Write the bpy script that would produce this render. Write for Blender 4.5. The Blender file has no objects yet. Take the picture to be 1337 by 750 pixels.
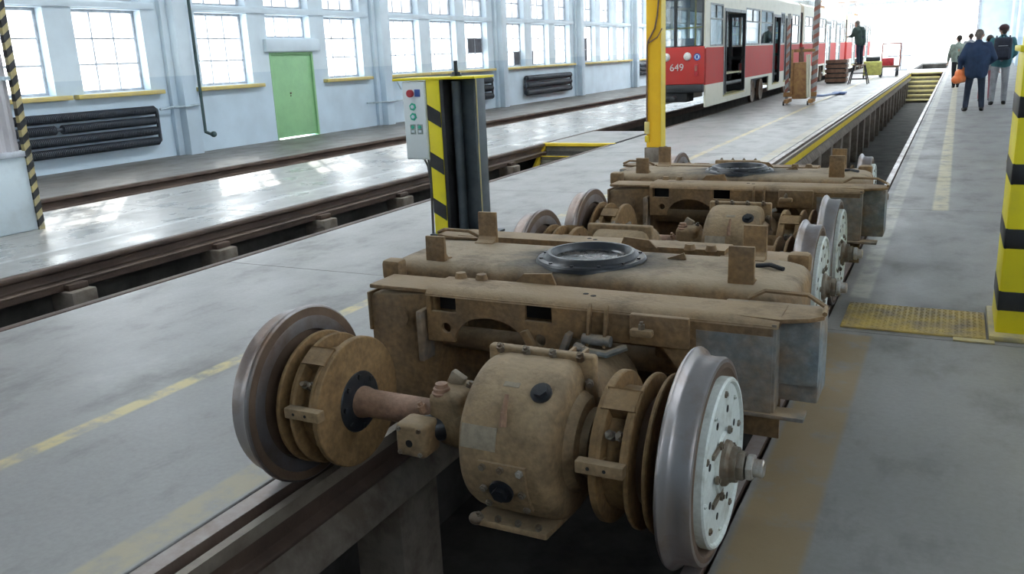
import bpy, bmesh, math, random
from mathutils import Vector, Matrix
random.seed(7)
PI = math.pi
sc = bpy.context.scene
C = sc.collection

# ------------------------------------------------------------------ camera
cd = bpy.data.cameras.new('camera')
cd.sensor_width = 36.0
cd.lens = 1124.16 / 1337.0 * 36.0
cd.clip_end = 400
cam = bpy.data.objects.new('camera', cd)
C.objects.link(cam)
cam.matrix_world = Matrix(((0.892982, -0.078504, 0.443192, 0.0),
                           (0.448069, 0.248291, -0.858828, 0.0),
                           (-0.042619, 0.965499, 0.256894, 1.6),
                           (0, 0, 0, 1)))
sc.camera = cam

# ------------------------------------------------------------------ world, sun, exposure
wd = bpy.data.worlds.new('sky')
sc.world = wd
wd.use_nodes = True
nt = wd.node_tree
nt.nodes.clear()
wo = nt.nodes.new('ShaderNodeOutputWorld')
wb = nt.nodes.new('ShaderNodeBackground')
tc = nt.nodes.new('ShaderNodeTexCoord')
sx = nt.nodes.new('ShaderNodeSeparateXYZ')
rp = nt.nodes.new('ShaderNodeValToRGB')
rp.color_ramp.elements[0].position = 0.0
rp.color_ramp.elements[0].color = (0.80, 0.84, 0.88, 1)
rp.color_ramp.elements[1].position = 0.6
rp.color_ramp.elements[1].color = (0.84, 0.92, 1.0, 1)
nt.links.new(tc.outputs['Generated'], sx.inputs[0])
nt.links.new(sx.outputs['Z'], rp.inputs[0])
nt.links.new(rp.outputs[0], wb.inputs[0])
wb.inputs[1].default_value = 5.0
nt.links.new(wb.outputs[0], wo.inputs[0])

sl = bpy.data.lights.new('sun', 'SUN')
sl.energy = 16.0
sl.angle = math.radians(0.6)
sl.color = (1.0, 0.95, 0.86)
sun = bpy.data.objects.new('sun', sl)
C.objects.link(sun)
sun.rotation_euler = Vector((1.9, -1.8, -1.47)).to_track_quat('-Z', 'Y').to_euler()
sun.location = (-30, 30, 20)

vs = sc.view_settings
vs.view_transform = 'Standard'
vs.look = 'None'
vs.gamma = 1.0
vs.use_curve_mapping = False
vs.exposure = 0.25
try:
    sc.cycles.use_denoising = True
    sc.cycles.max_bounces = 10
    sc.cycles.diffuse_bounces = 5
    sc.cycles.transparent_max_bounces = 16
    sc.cycles.caustics_reflective = False
    sc.cycles.caustics_refractive = False
    sc.cycles.sample_clamp_indirect = 8.0
except Exception:
    pass

# ------------------------------------------------------------------ materials
M = {}

def _bs(name):
    m = bpy.data.materials.new(name)
    m.use_nodes = True
    n = m.node_tree.nodes
    b = n['Principled BSDF']
    return m, m.node_tree, b

def mat(name, col, rough=0.6, metal=0.0, var=0.0, scale=6.0, col2=None, thr=(0.4, 0.65), bump=0.0, bscale=None,
        rvar=0.0, coord='Object', spec=0.5, fine=0.0):
    """a colour with a second colour worn in through noise, fine relief from another noise"""
    m, t, b = _bs(name)
    L = t.links
    b.inputs['Roughness'].default_value = rough
    b.inputs['Metallic'].default_value = metal
    b.inputs['Specular IOR Level'].default_value = spec
    tcn = t.nodes.new('ShaderNodeTexCoord')
    c1 = (*col, 1)
    if col2 is None:
        col2 = tuple(max(0, c * (1 - 0.35 if var == 0 else 1 - var)) for c in col)
    nz = t.nodes.new('ShaderNodeTexNoise')
    nz.inputs['Scale'].default_value = scale
    nz.inputs['Detail'].default_value = 6
    nz.inputs['Roughness'].default_value = 0.62
    L.new(tcn.outputs[coord], nz.inputs['Vector'])
    r = t.nodes.new('ShaderNodeValToRGB')
    r.color_ramp.elements[0].position = thr[0]
    r.color_ramp.elements[0].color = c1
    r.color_ramp.elements[1].position = thr[1]
    r.color_ramp.elements[1].color = (*col2, 1)
    L.new(nz.outputs[0], r.inputs[0])
    out = r.outputs[0]
    if fine > 0:
        n2 = t.nodes.new('ShaderNodeTexNoise')
        n2.inputs['Scale'].default_value = scale * 9
        n2.inputs['Detail'].default_value = 3
        L.new(tcn.outputs[coord], n2.inputs['Vector'])
        mr = t.nodes.new('ShaderNodeMapRange')
        mr.inputs['From Min'].default_value = 0.3
        mr.inputs['From Max'].default_value = 0.7
        mr.inputs['To Min'].default_value = 1 - fine
        mr.inputs['To Max'].default_value = 1 + fine
        L.new(n2.outputs[0], mr.inputs[0])
        mx = t.nodes.new('ShaderNodeMix')
        mx.data_type = 'RGBA'
        mx.blend_type = 'MULTIPLY'
        mx.inputs[0].default_value = 1
        L.new(out, mx.inputs[6])
        L.new(mr.outputs[0], mx.inputs[7])
        out = mx.outputs[2]
    L.new(out, b.inputs['Base Color'])
    if rvar > 0:
        m2 = t.nodes.new('ShaderNodeMapRange')
        m2.inputs['From Min'].default_value = 0.3
        m2.inputs['From Max'].default_value = 0.7
        m2.inputs['To Min'].default_value = max(0.02, rough - rvar)
        m2.inputs['To Max'].default_value = min(1, rough + rvar)
        L.new(nz.outputs[0], m2.inputs[0])
        L.new(m2.outputs[0], b.inputs['Roughness'])
    if bump > 0:
        n3 = t.nodes.new('ShaderNodeTexNoise')
        n3.inputs['Scale'].default_value = bscale or scale * 6
        n3.inputs['Detail'].default_value = 5
        L.new(tcn.outputs[coord], n3.inputs['Vector'])
        bp = t.nodes.new('ShaderNodeBump')
        bp.inputs['Strength'].default_value = bump
        bp.inputs['Distance'].default_value = 0.01
        L.new(n3.outputs[0], bp.inputs['Height'])
        L.new(bp.outputs[0], b.inputs['Normal'])
    M[name] = m
    return m

def dusty(name, col, rust, dust, rough=0.75, scale=5.0, dustamt=0.8):
    """painted metal with rust and dust that has settled on its upward faces"""
    m = mat(name, col, rough, 0.0, scale=scale, col2=rust, thr=(0.38, 0.62), bump=0.35, bscale=55, fine=0.22)
    t = m.node_tree
    b = t.nodes['Principled BSDF']
    L = t.links
    prev = b.inputs['Base Color'].links[0].from_socket
    ge = t.nodes.new('ShaderNodeNewGeometry')
    s = t.nodes.new('ShaderNodeSeparateXYZ')
    L.new(ge.outputs['Normal'], s.inputs[0])
    nz = t.nodes.new('ShaderNodeTexNoise')
    nz.inputs['Scale'].default_value = 9
    nz.inputs['Detail'].default_value = 6
    tcn = t.nodes.new('ShaderNodeTexCoord')
    L.new(tcn.outputs['Object'], nz.inputs['Vector'])
    mu = t.nodes.new('ShaderNodeMath')
    mu.operation = 'MULTIPLY_ADD'
    mu.inputs[1].default_value = 0.9
    mu.inputs[2].default_value = -0.45
    L.new(nz.outputs[0], mu.inputs[0])
    ad = t.nodes.new('ShaderNodeMath')
    ad.operation = 'ADD'
    L.new(s.outputs['Z'], ad.inputs[0])
    L.new(mu.outputs[0], ad.inputs[1])
    mr = t.nodes.new('ShaderNodeMapRange')
    mr.inputs['From Min'].default_value = 0.25
    mr.inputs['From Max'].default_value = 0.95
    mr.inputs['To Max'].default_value = dustamt
    L.new(ad.outputs[0], mr.inputs[0])
    mx = t.nodes.new('ShaderNodeMix')
    mx.data_type = 'RGBA'
    L.new(mr.outputs[0], mx.inputs[0])
    L.new(prev, mx.inputs[6])
    mx.inputs[7].default_value = (*dust, 1)
    # patches of old oil
    n4 = t.nodes.new('ShaderNodeTexNoise')
    n4.inputs['Scale'].default_value = 3.7
    n4.inputs['Detail'].default_value = 8
    n4.inputs['Roughness'].default_value = 0.7
    L.new(tcn.outputs['Object'], n4.inputs['Vector'])
    m4 = t.nodes.new('ShaderNodeMapRange')
    m4.inputs['From Min'].default_value = 0.50
    m4.inputs['From Max'].default_value = 0.72
    m4.inputs['To Min'].default_value = 0.0
    m4.inputs['To Max'].default_value = 0.85
    L.new(n4.outputs[0], m4.inputs[0])
    x4 = t.nodes.new('ShaderNodeMix')
    x4.data_type = 'RGBA'
    L.new(m4.outputs[0], x4.inputs[0])
    L.new(mx.outputs[2], x4.inputs[6])
    x4.inputs[7].default_value = (*[c * 0.42 for c in col], 1)
    L.new(x4.outputs[2], b.inputs['Base Color'])
    return m

DUST = (0.325, 0.235, 0.142)
dusty('bogie_brown', (0.18, 0.113, 0.058), (0.25, 0.145, 0.06), DUST)
dusty('bogie_grey', (0.20, 0.235, 0.25), (0.24, 0.17, 0.11), DUST, scale=3)
dusty('gear_brown', (0.215, 0.14, 0.072), (0.29, 0.19, 0.095), (0.36, 0.275, 0.175), dustamt=0.5)
dusty('disc_rust', (0.185, 0.103, 0.038), (0.24, 0.142, 0.058), (0.30, 0.21, 0.11), dustamt=0.3)
dusty('shaft_rust', (0.30, 0.17, 0.11), (0.25, 0.14, 0.08), (0.40, 0.28, 0.2), dustamt=0.3)
_g = dusty('bolster_brown', (0.18, 0.113, 0.058), (0.25, 0.145, 0.06), (0.35, 0.275, 0.185))
_t = _g.node_tree
_b = _t.nodes['Principled BSDF']
_prev = _b.inputs['Base Color'].links[0].from_socket
_tc = _t.nodes.new('ShaderNodeTexCoord')
_mp = _t.nodes.new('ShaderNodeMapping')
_mp.inputs['Scale'].default_value = (1.0, 1.25, 0.0)
_ln = _t.nodes.new('ShaderNodeVectorMath')
_ln.operation = 'LENGTH'
_nz = _t.nodes.new('ShaderNodeTexNoise')
_nz.inputs['Scale'].default_value = 7
_nz.inputs['Detail'].default_value = 7
_ma = _t.nodes.new('ShaderNodeMath')
_ma.operation = 'MULTIPLY_ADD'
_ma.inputs[1].default_value = 0.42
_mr = _t.nodes.new('ShaderNodeMapRange')
for _k, _v in (('From Min', 0.44), ('From Max', 0.66), ('To Min', 0.93), ('To Max', 0.0)):
    _mr.inputs[_k].default_value = _v
_mx = _t.nodes.new('ShaderNodeMix')
_mx.data_type = 'RGBA'
_t.links.new(_tc.outputs['Object'], _mp.inputs[0])
_t.links.new(_tc.outputs['Object'], _nz.inputs['Vector'])
_t.links.new(_mp.outputs[0], _ln.inputs[0])
_t.links.new(_nz.outputs[0], _ma.inputs[0])
_t.links.new(_ln.outputs['Value'], _ma.inputs[2])
_t.links.new(_ma.outputs[0], _mr.inputs[0])
_t.links.new(_mr.outputs[0], _mx.inputs[0])
_t.links.new(_prev, _mx.inputs[6])
_mx.inputs[7].default_value = (0.022, 0.020, 0.019, 1)
_t.links.new(_mx.outputs[2], _b.inputs['Base Color'])
mat('tyre_steel', (0.30, 0.275, 0.27), 0.42, 0.8, scale=4, col2=(0.19, 0.125, 0.09), thr=(0.45, 0.72), bump=0.1, bscale=30, rvar=0.08)
mat('tyre_side', (0.12, 0.075, 0.05), 0.6, 0.2, scale=7, col2=(0.17, 0.11, 0.07), bump=0.15, bscale=50)
mat('cover_white', (0.60, 0.63, 0.585), 0.5, scale=9, col2=(0.35, 0.35, 0.29), thr=(0.52, 0.72), fine=0.08, bump=0.1)
mat('grease_black', (0.014, 0.016, 0.020), 0.36, scale=8, col2=(0.045, 0.04, 0.035), thr=(0.5, 0.75), rvar=0.08, bump=0.15, bscale=35)
mat('bowl_grease', (0.035, 0.04, 0.045), 0.25, 0.3, scale=10, col2=(0.13, 0.10, 0.08), thr=(0.45, 0.7), rvar=0.12)
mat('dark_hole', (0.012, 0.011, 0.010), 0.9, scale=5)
mat('bolt_steel', (0.22, 0.19, 0.15), 0.5, 0.4, scale=20, col2=(0.15, 0.10, 0.06))
mat('nut_bright', (0.50, 0.48, 0.44), 0.35, 0.6, scale=20, col2=(0.30, 0.22, 0.16))
mat('name_plate', (0.29, 0.235, 0.165), 0.6, 0.0, scale=40, col2=(0.21, 0.17, 0.12))
mat('rail_lip', (0.25, 0.21, 0.165), 0.5, 0.2, scale=6, col2=(0.17, 0.13, 0.10))
mat('rail_brown', (0.115, 0.075, 0.055), 0.55, 0.25, scale=3, col2=(0.07, 0.045, 0.035), bump=0.2, bscale=30)
mat('rail_head', (0.36, 0.31, 0.29), 0.35, 0.3, scale=4, col2=(0.22, 0.16, 0.13), rvar=0.1)
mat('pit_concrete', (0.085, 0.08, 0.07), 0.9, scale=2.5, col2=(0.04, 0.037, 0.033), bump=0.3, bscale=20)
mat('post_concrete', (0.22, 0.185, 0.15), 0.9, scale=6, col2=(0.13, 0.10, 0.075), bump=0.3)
mat('yellow_paint', (0.80, 0.58, 0.035), 0.45, scale=5, col2=(0.62, 0.44, 0.05), thr=(0.5, 0.8), bump=0.05)
mat('pole_yellow', (0.95, 0.55, 0.02), 0.45, scale=3, col2=(0.88, 0.48, 0.02), thr=(0.45, 0.8))
mat('stripe_yellow', (0.88, 0.74, 0.02), 0.4, scale=5, col2=(0.75, 0.62, 0.04), thr=(0.5, 0.8))
mat('stripe_black', (0.012, 0.012, 0.014), 0.4, scale=6, col2=(0.03, 0.03, 0.03))
mat('worn_yellow', (0.52, 0.42, 0.17), 0.6, scale=6, col2=(0.30, 0.27, 0.20), thr=(0.40, 0.68), bump=0.2, bscale=40)
mat('plate_yellow', (0.50, 0.36, 0.10), 0.55, scale=6, col2=(0.27, 0.215, 0.135), thr=(0.42, 0.66), bump=0.2)
mat('sill_yellow', (0.66, 0.52, 0.16), 0.5, scale=5, col2=(0.55, 0.44, 0.2))
mat('post_steel', (0.055, 0.068, 0.078), 0.42, 0.2, scale=3, col2=(0.10, 0.12, 0.13))
mat('box_grey', (0.80, 0.85, 0.85), 0.4, scale=3, col2=(0.72, 0.78, 0.79), thr=(0.5, 0.8))
mat('btn_green', (0.05, 0.55, 0.36), 0.4, scale=8)
mat('btn_red', (0.50, 0.04, 0.05), 0.4, scale=8)
mat('btn_blue', (0.05, 0.12, 0.42), 0.4, scale=8)
mat('btn_grey', (0.18, 0.24, 0.22), 0.5, scale=30, col2=(0.5, 0.55, 0.52))
mat('frame_white', (0.72, 0.79, 0.84), 0.5, scale=3, col2=(0.60, 0.68, 0.74))
mat('bar_grey', (0.52, 0.55, 0.60), 0.5, scale=5)
mat('door_green', (0.33, 0.60, 0.31), 0.5, scale=3, col2=(0.29, 0.53, 0.28), thr=(0.4, 0.7))
mat('radiator', (0.035, 0.045, 0.06), 0.5, scale=8, col2=(0.055, 0.06, 0.07), bump=0.2, bscale=60)
mat('pipe_green', (0.05, 0.10, 0.10), 0.5, scale=6)
mat('pipe_blue', (0.48, 0.58, 0.64), 0.5, scale=6)
mat('column_base', (0.60, 0.68, 0.72), 0.7, scale=3, col2=(0.46, 0.51, 0.53), thr=(0.45, 0.75), bump=0.15)
mat('column_clad', (0.60, 0.57, 0.58), 0.5, scale=2, col2=(0.46, 0.44, 0.46))
mat('tram_red', (0.52, 0.045, 0.038), 0.6, spec=0.3, scale=4, col2=(0.45, 0.06, 0.05), thr=(0.4, 0.8))
mat('tram_cream', (0.72, 0.68, 0.55), 0.45, scale=4, col2=(0.60, 0.56, 0.44), thr=(0.5, 0.8))
mat('tram_dark', (0.028, 0.028, 0.03), 0.6, scale=5)
mat('tram_roof', (0.50, 0.53, 0.54), 0.6, scale=4)
mat('tram_inside', (0.23, 0.25, 0.25), 0.7, scale=4)
mat('rubber', (0.03, 0.033, 0.035), 0.5, scale=5)
mat('door_grey', (0.34, 0.36, 0.35), 0.5, scale=5)
mat('lamp_glass', (0.82, 0.80, 0.74), 0.15, scale=12)
mat('blind_blue', (0.05, 0.09, 0.16), 0.5, scale=5)
mat('digit_silver', (0.72, 0.68, 0.62), 0.4, 0.3, scale=8)
mat('pole_light', (0.62, 0.58, 0.36), 0.5, scale=8)
mat('jack_rust', (0.36, 0.20, 0.07), 0.7, scale=8, col2=(0.24, 0.11, 0.05), bump=0.2)
mat('stripe_red', (0.30, 0.10, 0.07), 0.6, scale=8, col2=(0.36, 0.18, 0.13), thr=(0.45, 0.65))
mat('mast_grey', (0.38, 0.38, 0.37), 0.6, scale=8)
mat('blue_metal', (0.09, 0.15, 0.34), 0.45, scale=8)
mat('trolley_brown', (0.20, 0.11, 0.07), 0.6, scale=8)
mat('yellow_green', (0.42, 0.40, 0.10), 0.6, scale=8)
mat('skin', (0.50, 0.30, 0.22), 0.6, scale=8, col2=(0.46, 0.27, 0.2))
mat('hair_dark', (0.05, 0.035, 0.025), 0.7, scale=20)
mat('hair_grey', (0.16, 0.13, 0.11), 0.7, scale=20)
mat('cloth_navy', (0.022, 0.045, 0.10), 0.85, scale=6, col2=(0.016, 0.032, 0.07), bump=0.3, bscale=30)
mat('cloth_jeans', (0.020, 0.030, 0.055), 0.85, scale=8, bump=0.2)
mat('cloth_teal', (0.06, 0.20, 0.22), 0.85, scale=6, bump=0.2)
mat('cloth_stone', (0.36, 0.36, 0.38), 0.85, scale=6, bump=0.2)
mat('cloth_sage', (0.36, 0.42, 0.36), 0.85, scale=6)
mat('cloth_pink', (0.42, 0.15, 0.18), 0.85, scale=6)
mat('cloth_green', (0.045, 0.075, 0.065), 0.85, scale=6, bump=0.2)
mat('cloth_black', (0.015, 0.015, 0.018), 0.8, scale=6)
mat('pack_navy', (0.012, 0.016, 0.03), 0.7, scale=10, col2=(0.02, 0.025, 0.045))
mat('cap_maroon', (0.07, 0.03, 0.035), 0.8, scale=10)
mat('bag_orange', (0.88, 0.20, 0.05), 0.4, scale=6, col2=(0.95, 0.32, 0.12))
mat('shoe', (0.018, 0.016, 0.015), 0.5, scale=10)
mat('roof_grey', (0.60, 0.64, 0.68), 0.8, scale=2)
mat('asphalt', (0.42, 0.42, 0.41), 0.9, scale=2)
mat('stair_step', (0.16, 0.14, 0.09), 0.8, scale=6, col2=(0.10, 0.09, 0.07))
mat('stair_nose', (0.62, 0.54, 0.22), 0.6, scale=6, col2=(0.5, 0.45, 0.25))
mat('riser_grey', (0.22, 0.21, 0.17), 0.8, scale=12, col2=(0.15, 0.14, 0.11))
mat('cable', (0.10, 0.10, 0.10), 0.6, scale=6)
mat('outdoor_grey', (0.13, 0.13, 0.15), 0.8, scale=3)

def glass(name, tint, alpha, milk=0.0, rough=0.08):
    """window glass: mostly clear, a little mirror, a milky share that scatters the daylight"""
    m = bpy.data.materials.new(name)
    m.use_nodes = True
    t = m.node_tree
    t.nodes.clear()
    L = t.links
    o = t.nodes.new('ShaderNodeOutputMaterial')
    tr = t.nodes.new('ShaderNodeBsdfTransparent')
    tr.inputs[0].default_value = (*tint, 1)
    gl = t.nodes.new('ShaderNodeBsdfGlossy')
    gl.inputs['Roughness'].default_value = rough
    lw = t.nodes.new('ShaderNodeLayerWeight')
    lw.inputs[0].default_value = 0.25
    mr = t.nodes.new('ShaderNodeMapRange')
    mr.inputs['To Min'].default_value = 1 - alpha
    mr.inputs['To Max'].default_value = 0.8
    L.new(lw.outputs['Fresnel'], mr.inputs[0])
    mx = t.nodes.new('ShaderNodeMixShader')
    L.new(mr.outputs[0], mx.inputs[0])
    L.new(tr.outputs[0], mx.inputs[1])
    L.new(gl.outputs[0], mx.inputs[2])
    last = mx.outputs[0]
    if milk > 0:
        tl = t.nodes.new('ShaderNodeBsdfTranslucent')
        tl.inputs[0].default_value = (0.92, 0.94, 0.95, 1)
        m2 = t.nodes.new('ShaderNodeMixShader')
        m2.inputs[0].default_value = milk
        L.new(last, m2.inputs[1])
        L.new(tl.outputs[0], m2.inputs[2])
        last = m2.outputs[0]
    L.new(last, o.inputs[0])
    M[name] = m

glass('pane_clear', (0.96, 0.97, 0.98), 0.97, 0.10)
glass('pane_milky', (0.95, 0.97, 0.98), 0.97, 0.72)  # milk added to spread the sun, so these panes cast no patches
glass('pane_roof', (0.95, 0.97, 1.0), 0.97, 0.9)
glass('tram_glass', (0.80, 0.88, 0.90), 0.85, 0.0, 0.03)

# floor: trowelled concrete with oil stains and worn painted lines that run along the tracks
def floor_mat(name, base, dark, rough, lines=(), tint=None):
    m, t, b = _bs(name)
    L = t.links
    N = t.nodes
    tcn = N.new('ShaderNodeTexCoord')
    def noise(s, d=6, st=(1, 1, 1)):
        mp = N.new('ShaderNodeMapping')
        mp.inputs['Scale'].default_value = st
        L.new(tcn.outputs['Object'], mp.inputs[0])
        z = N.new('ShaderNodeTexNoise')
        z.inputs['Scale'].default_value = s
        z.inputs['Detail'].default_value = d
        z.inputs['Roughness'].default_value = 0.65
        L.new(mp.outputs[0], z.inputs['Vector'])
        return z.outputs[0]
    def mapr(v, a, c, e, f):
        q = N.new('ShaderNodeMapRange')
        for k, x in zip(('From Min', 'From Max', 'To Min', 'To Max'), (a, c, e, f)):
            q.inputs[k].default_value = x
        L.new(v, q.inputs[0])
        return q.outputs[0]
    def mix(fac, a, c):
        q = N.new('ShaderNodeMix')
        q.data_type = 'RGBA'
        if isinstance(fac, float):
            q.inputs[0].default_value = fac
        else:
            L.new(fac, q.inputs[0])
        for k, x in ((6, a), (7, c)):
            if isinstance(x, tuple):
                q.inputs[k].default_value = (*x, 1)
            else:
                L.new(x, q.inputs[k])
        return q.outputs[2]
    def mul(a, c):
        q = N.new('ShaderNodeMath')
        q.operation = 'MULTIPLY'
        for k, x in ((0, a), (1, c)):
            if isinstance(x, (int, float)):
                q.inputs[k].default_value = x
            else:
                L.new(x, q.inputs[k])
        return q.outputs[0]
    big = noise(0.55)
    mid = noise(2.3, 8, (1, 0.6, 1))
    fine = noise(38, 3)
    col = mix(mapr(big, 0.35, 0.65, 0, 0.55), base, dark)
    col = mix(mul(mapr(mid, 0.52, 0.72, 0, 1), 0.75), col, tuple(c * 0.55 for c in dark))
    col = mix(mul(mapr(fine, 0.35, 0.65, 0, 1), 0.32), col, tuple(c * 0.62 for c in base))
    col = mix(mul(mapr(noise(1.1, 7), 0.58, 0.70, 0, 1), 0.45), col, tuple(min(1, c * 1.35) for c in base))
    sp = N.new('ShaderNodeSeparateXYZ')
    L.new(tcn.outputs['Object'], sp.inputs[0])
    for (x0, x1, y0, y1, lc, wear) in lines:
        def step(v, a, up):
            return mapr(v, a - 0.012, a + 0.012, 0.0 if up else 1.0, 1.0 if up else 0.0)
        k = mul(step(sp.outputs['X'], x0, True), step(sp.outputs['X'], x1, False))
        k = mul(k, mul(step(sp.outputs['Y'], y0, True), step(sp.outputs['Y'], y1, False)))
        k = mul(k, mapr(noise(5.5, 8), 0.74 - wear * 0.25, 0.56 - wear * 0.25, 0.12, 0.95))
        col = mix(k, col, lc)
    L.new(col, b.inputs['Base Color'])
    L.new(mapr(mid, 0.3, 0.7, rough - 0.10, rough + 0.16), b.inputs['Roughness'])
    bp = N.new('ShaderNodeBump')
    bp.inputs['Strength'].default_value = 0.12
    bp.inputs['Distance'].default_value = 0.006
    L.new(noise(24, 6), bp.inputs['Height'])
    L.new(bp.outputs[0], b.inputs['Normal'])
    M[name] = m

YEL = (0.60, 0.50, 0.24)
TAN = (0.40, 0.345, 0.23)
floor_mat('floor_main', (0.335, 0.325, 0.31), (0.25, 0.242, 0.23), 0.40,
          lines=((-3.60, -3.50, -9, 80, YEL, 0.5), (-2.52, -2.36, -9, 80, TAN, 0.4)))
floor_mat('floor_right', (0.25, 0.238, 0.222), (0.18, 0.17, 0.157), 0.46,
          lines=((-0.12, 0.02, 9.2, 80, (0.48, 0.42, 0.27), 0.4), (-0.56, -0.32, -9, 5.0, (0.26, 0.185, 0.10), 0.15),
                 (-0.52, -0.40, 5.8, 80, (0.38, 0.36, 0.30), 0.5)))
floor_mat('floor_platform', (0.36, 0.355, 0.34), (0.27, 0.265, 0.25), 0.28,
          lines=((-7.66, -7.58, -9, 80, (0.56, 0.57, 0.56), 0.3), (-8.7, -8.62, -9, 80, (0.20, 0.19, 0.18), 0.2)))
floor_mat('floor_walk', (0.17, 0.155, 0.14), (0.12, 0.11, 0.10), 0.45)

def wall_paint(name, up, low, zl):
    """two coats of paint meeting at a dado line zl above the floor"""
    m, t, b = _bs(name)
    N, L = t.nodes, t.links
    tcn = N.new('ShaderNodeTexCoord')
    sp = N.new('ShaderNodeSeparateXYZ')
    L.new(tcn.outputs['Object'], sp.inputs[0])
    mr = N.new('ShaderNodeMapRange')
    mr.inputs['From Min'].default_value = zl - 0.008
    mr.inputs['From Max'].default_value = zl + 0.008
    L.new(sp.outputs['Z'], mr.inputs[0])
    mx = N.new('ShaderNodeMix')
    mx.data_type = 'RGBA'
    L.new(mr.outputs[0], mx.inputs[0])
    mx.inputs[6].default_value = (*low, 1)
    mx.inputs[7].default_value = (*up, 1)
    nz = N.new('ShaderNodeTexNoise')
    nz.inputs['Scale'].default_value = 1.6
    nz.inputs['Detail'].default_value = 8
    L.new(tcn.outputs['Object'], nz.inputs['Vector'])
    m2 = N.new('ShaderNodeMapRange')
    m2.inputs['From Min'].default_value = 0.35
    m2.inputs['From Max'].default_value = 0.7
    m2.inputs['To Min'].default_value = 1.0
    m2.inputs['To Max'].default_value = 0.86
    L.new(nz.outputs[0], m2.inputs[0])
    mm = N.new('ShaderNodeMix')
    mm.data_type = 'RGBA'
    mm.blend_type = 'MULTIPLY'
    mm.inputs[0].default_value = 1
    L.new(mx.outputs[2], mm.inputs[6])
    L.new(m2.outputs[0], mm.inputs[7])
    L.new(mm.outputs[2], b.inputs['Base Color'])
    b.inputs['Roughness'].default_value = 0.55
    M[name] = m
wall_paint('wall_blue', (0.74, 0.84, 0.91), (0.60, 0.72, 0.82), 1.54)

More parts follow.
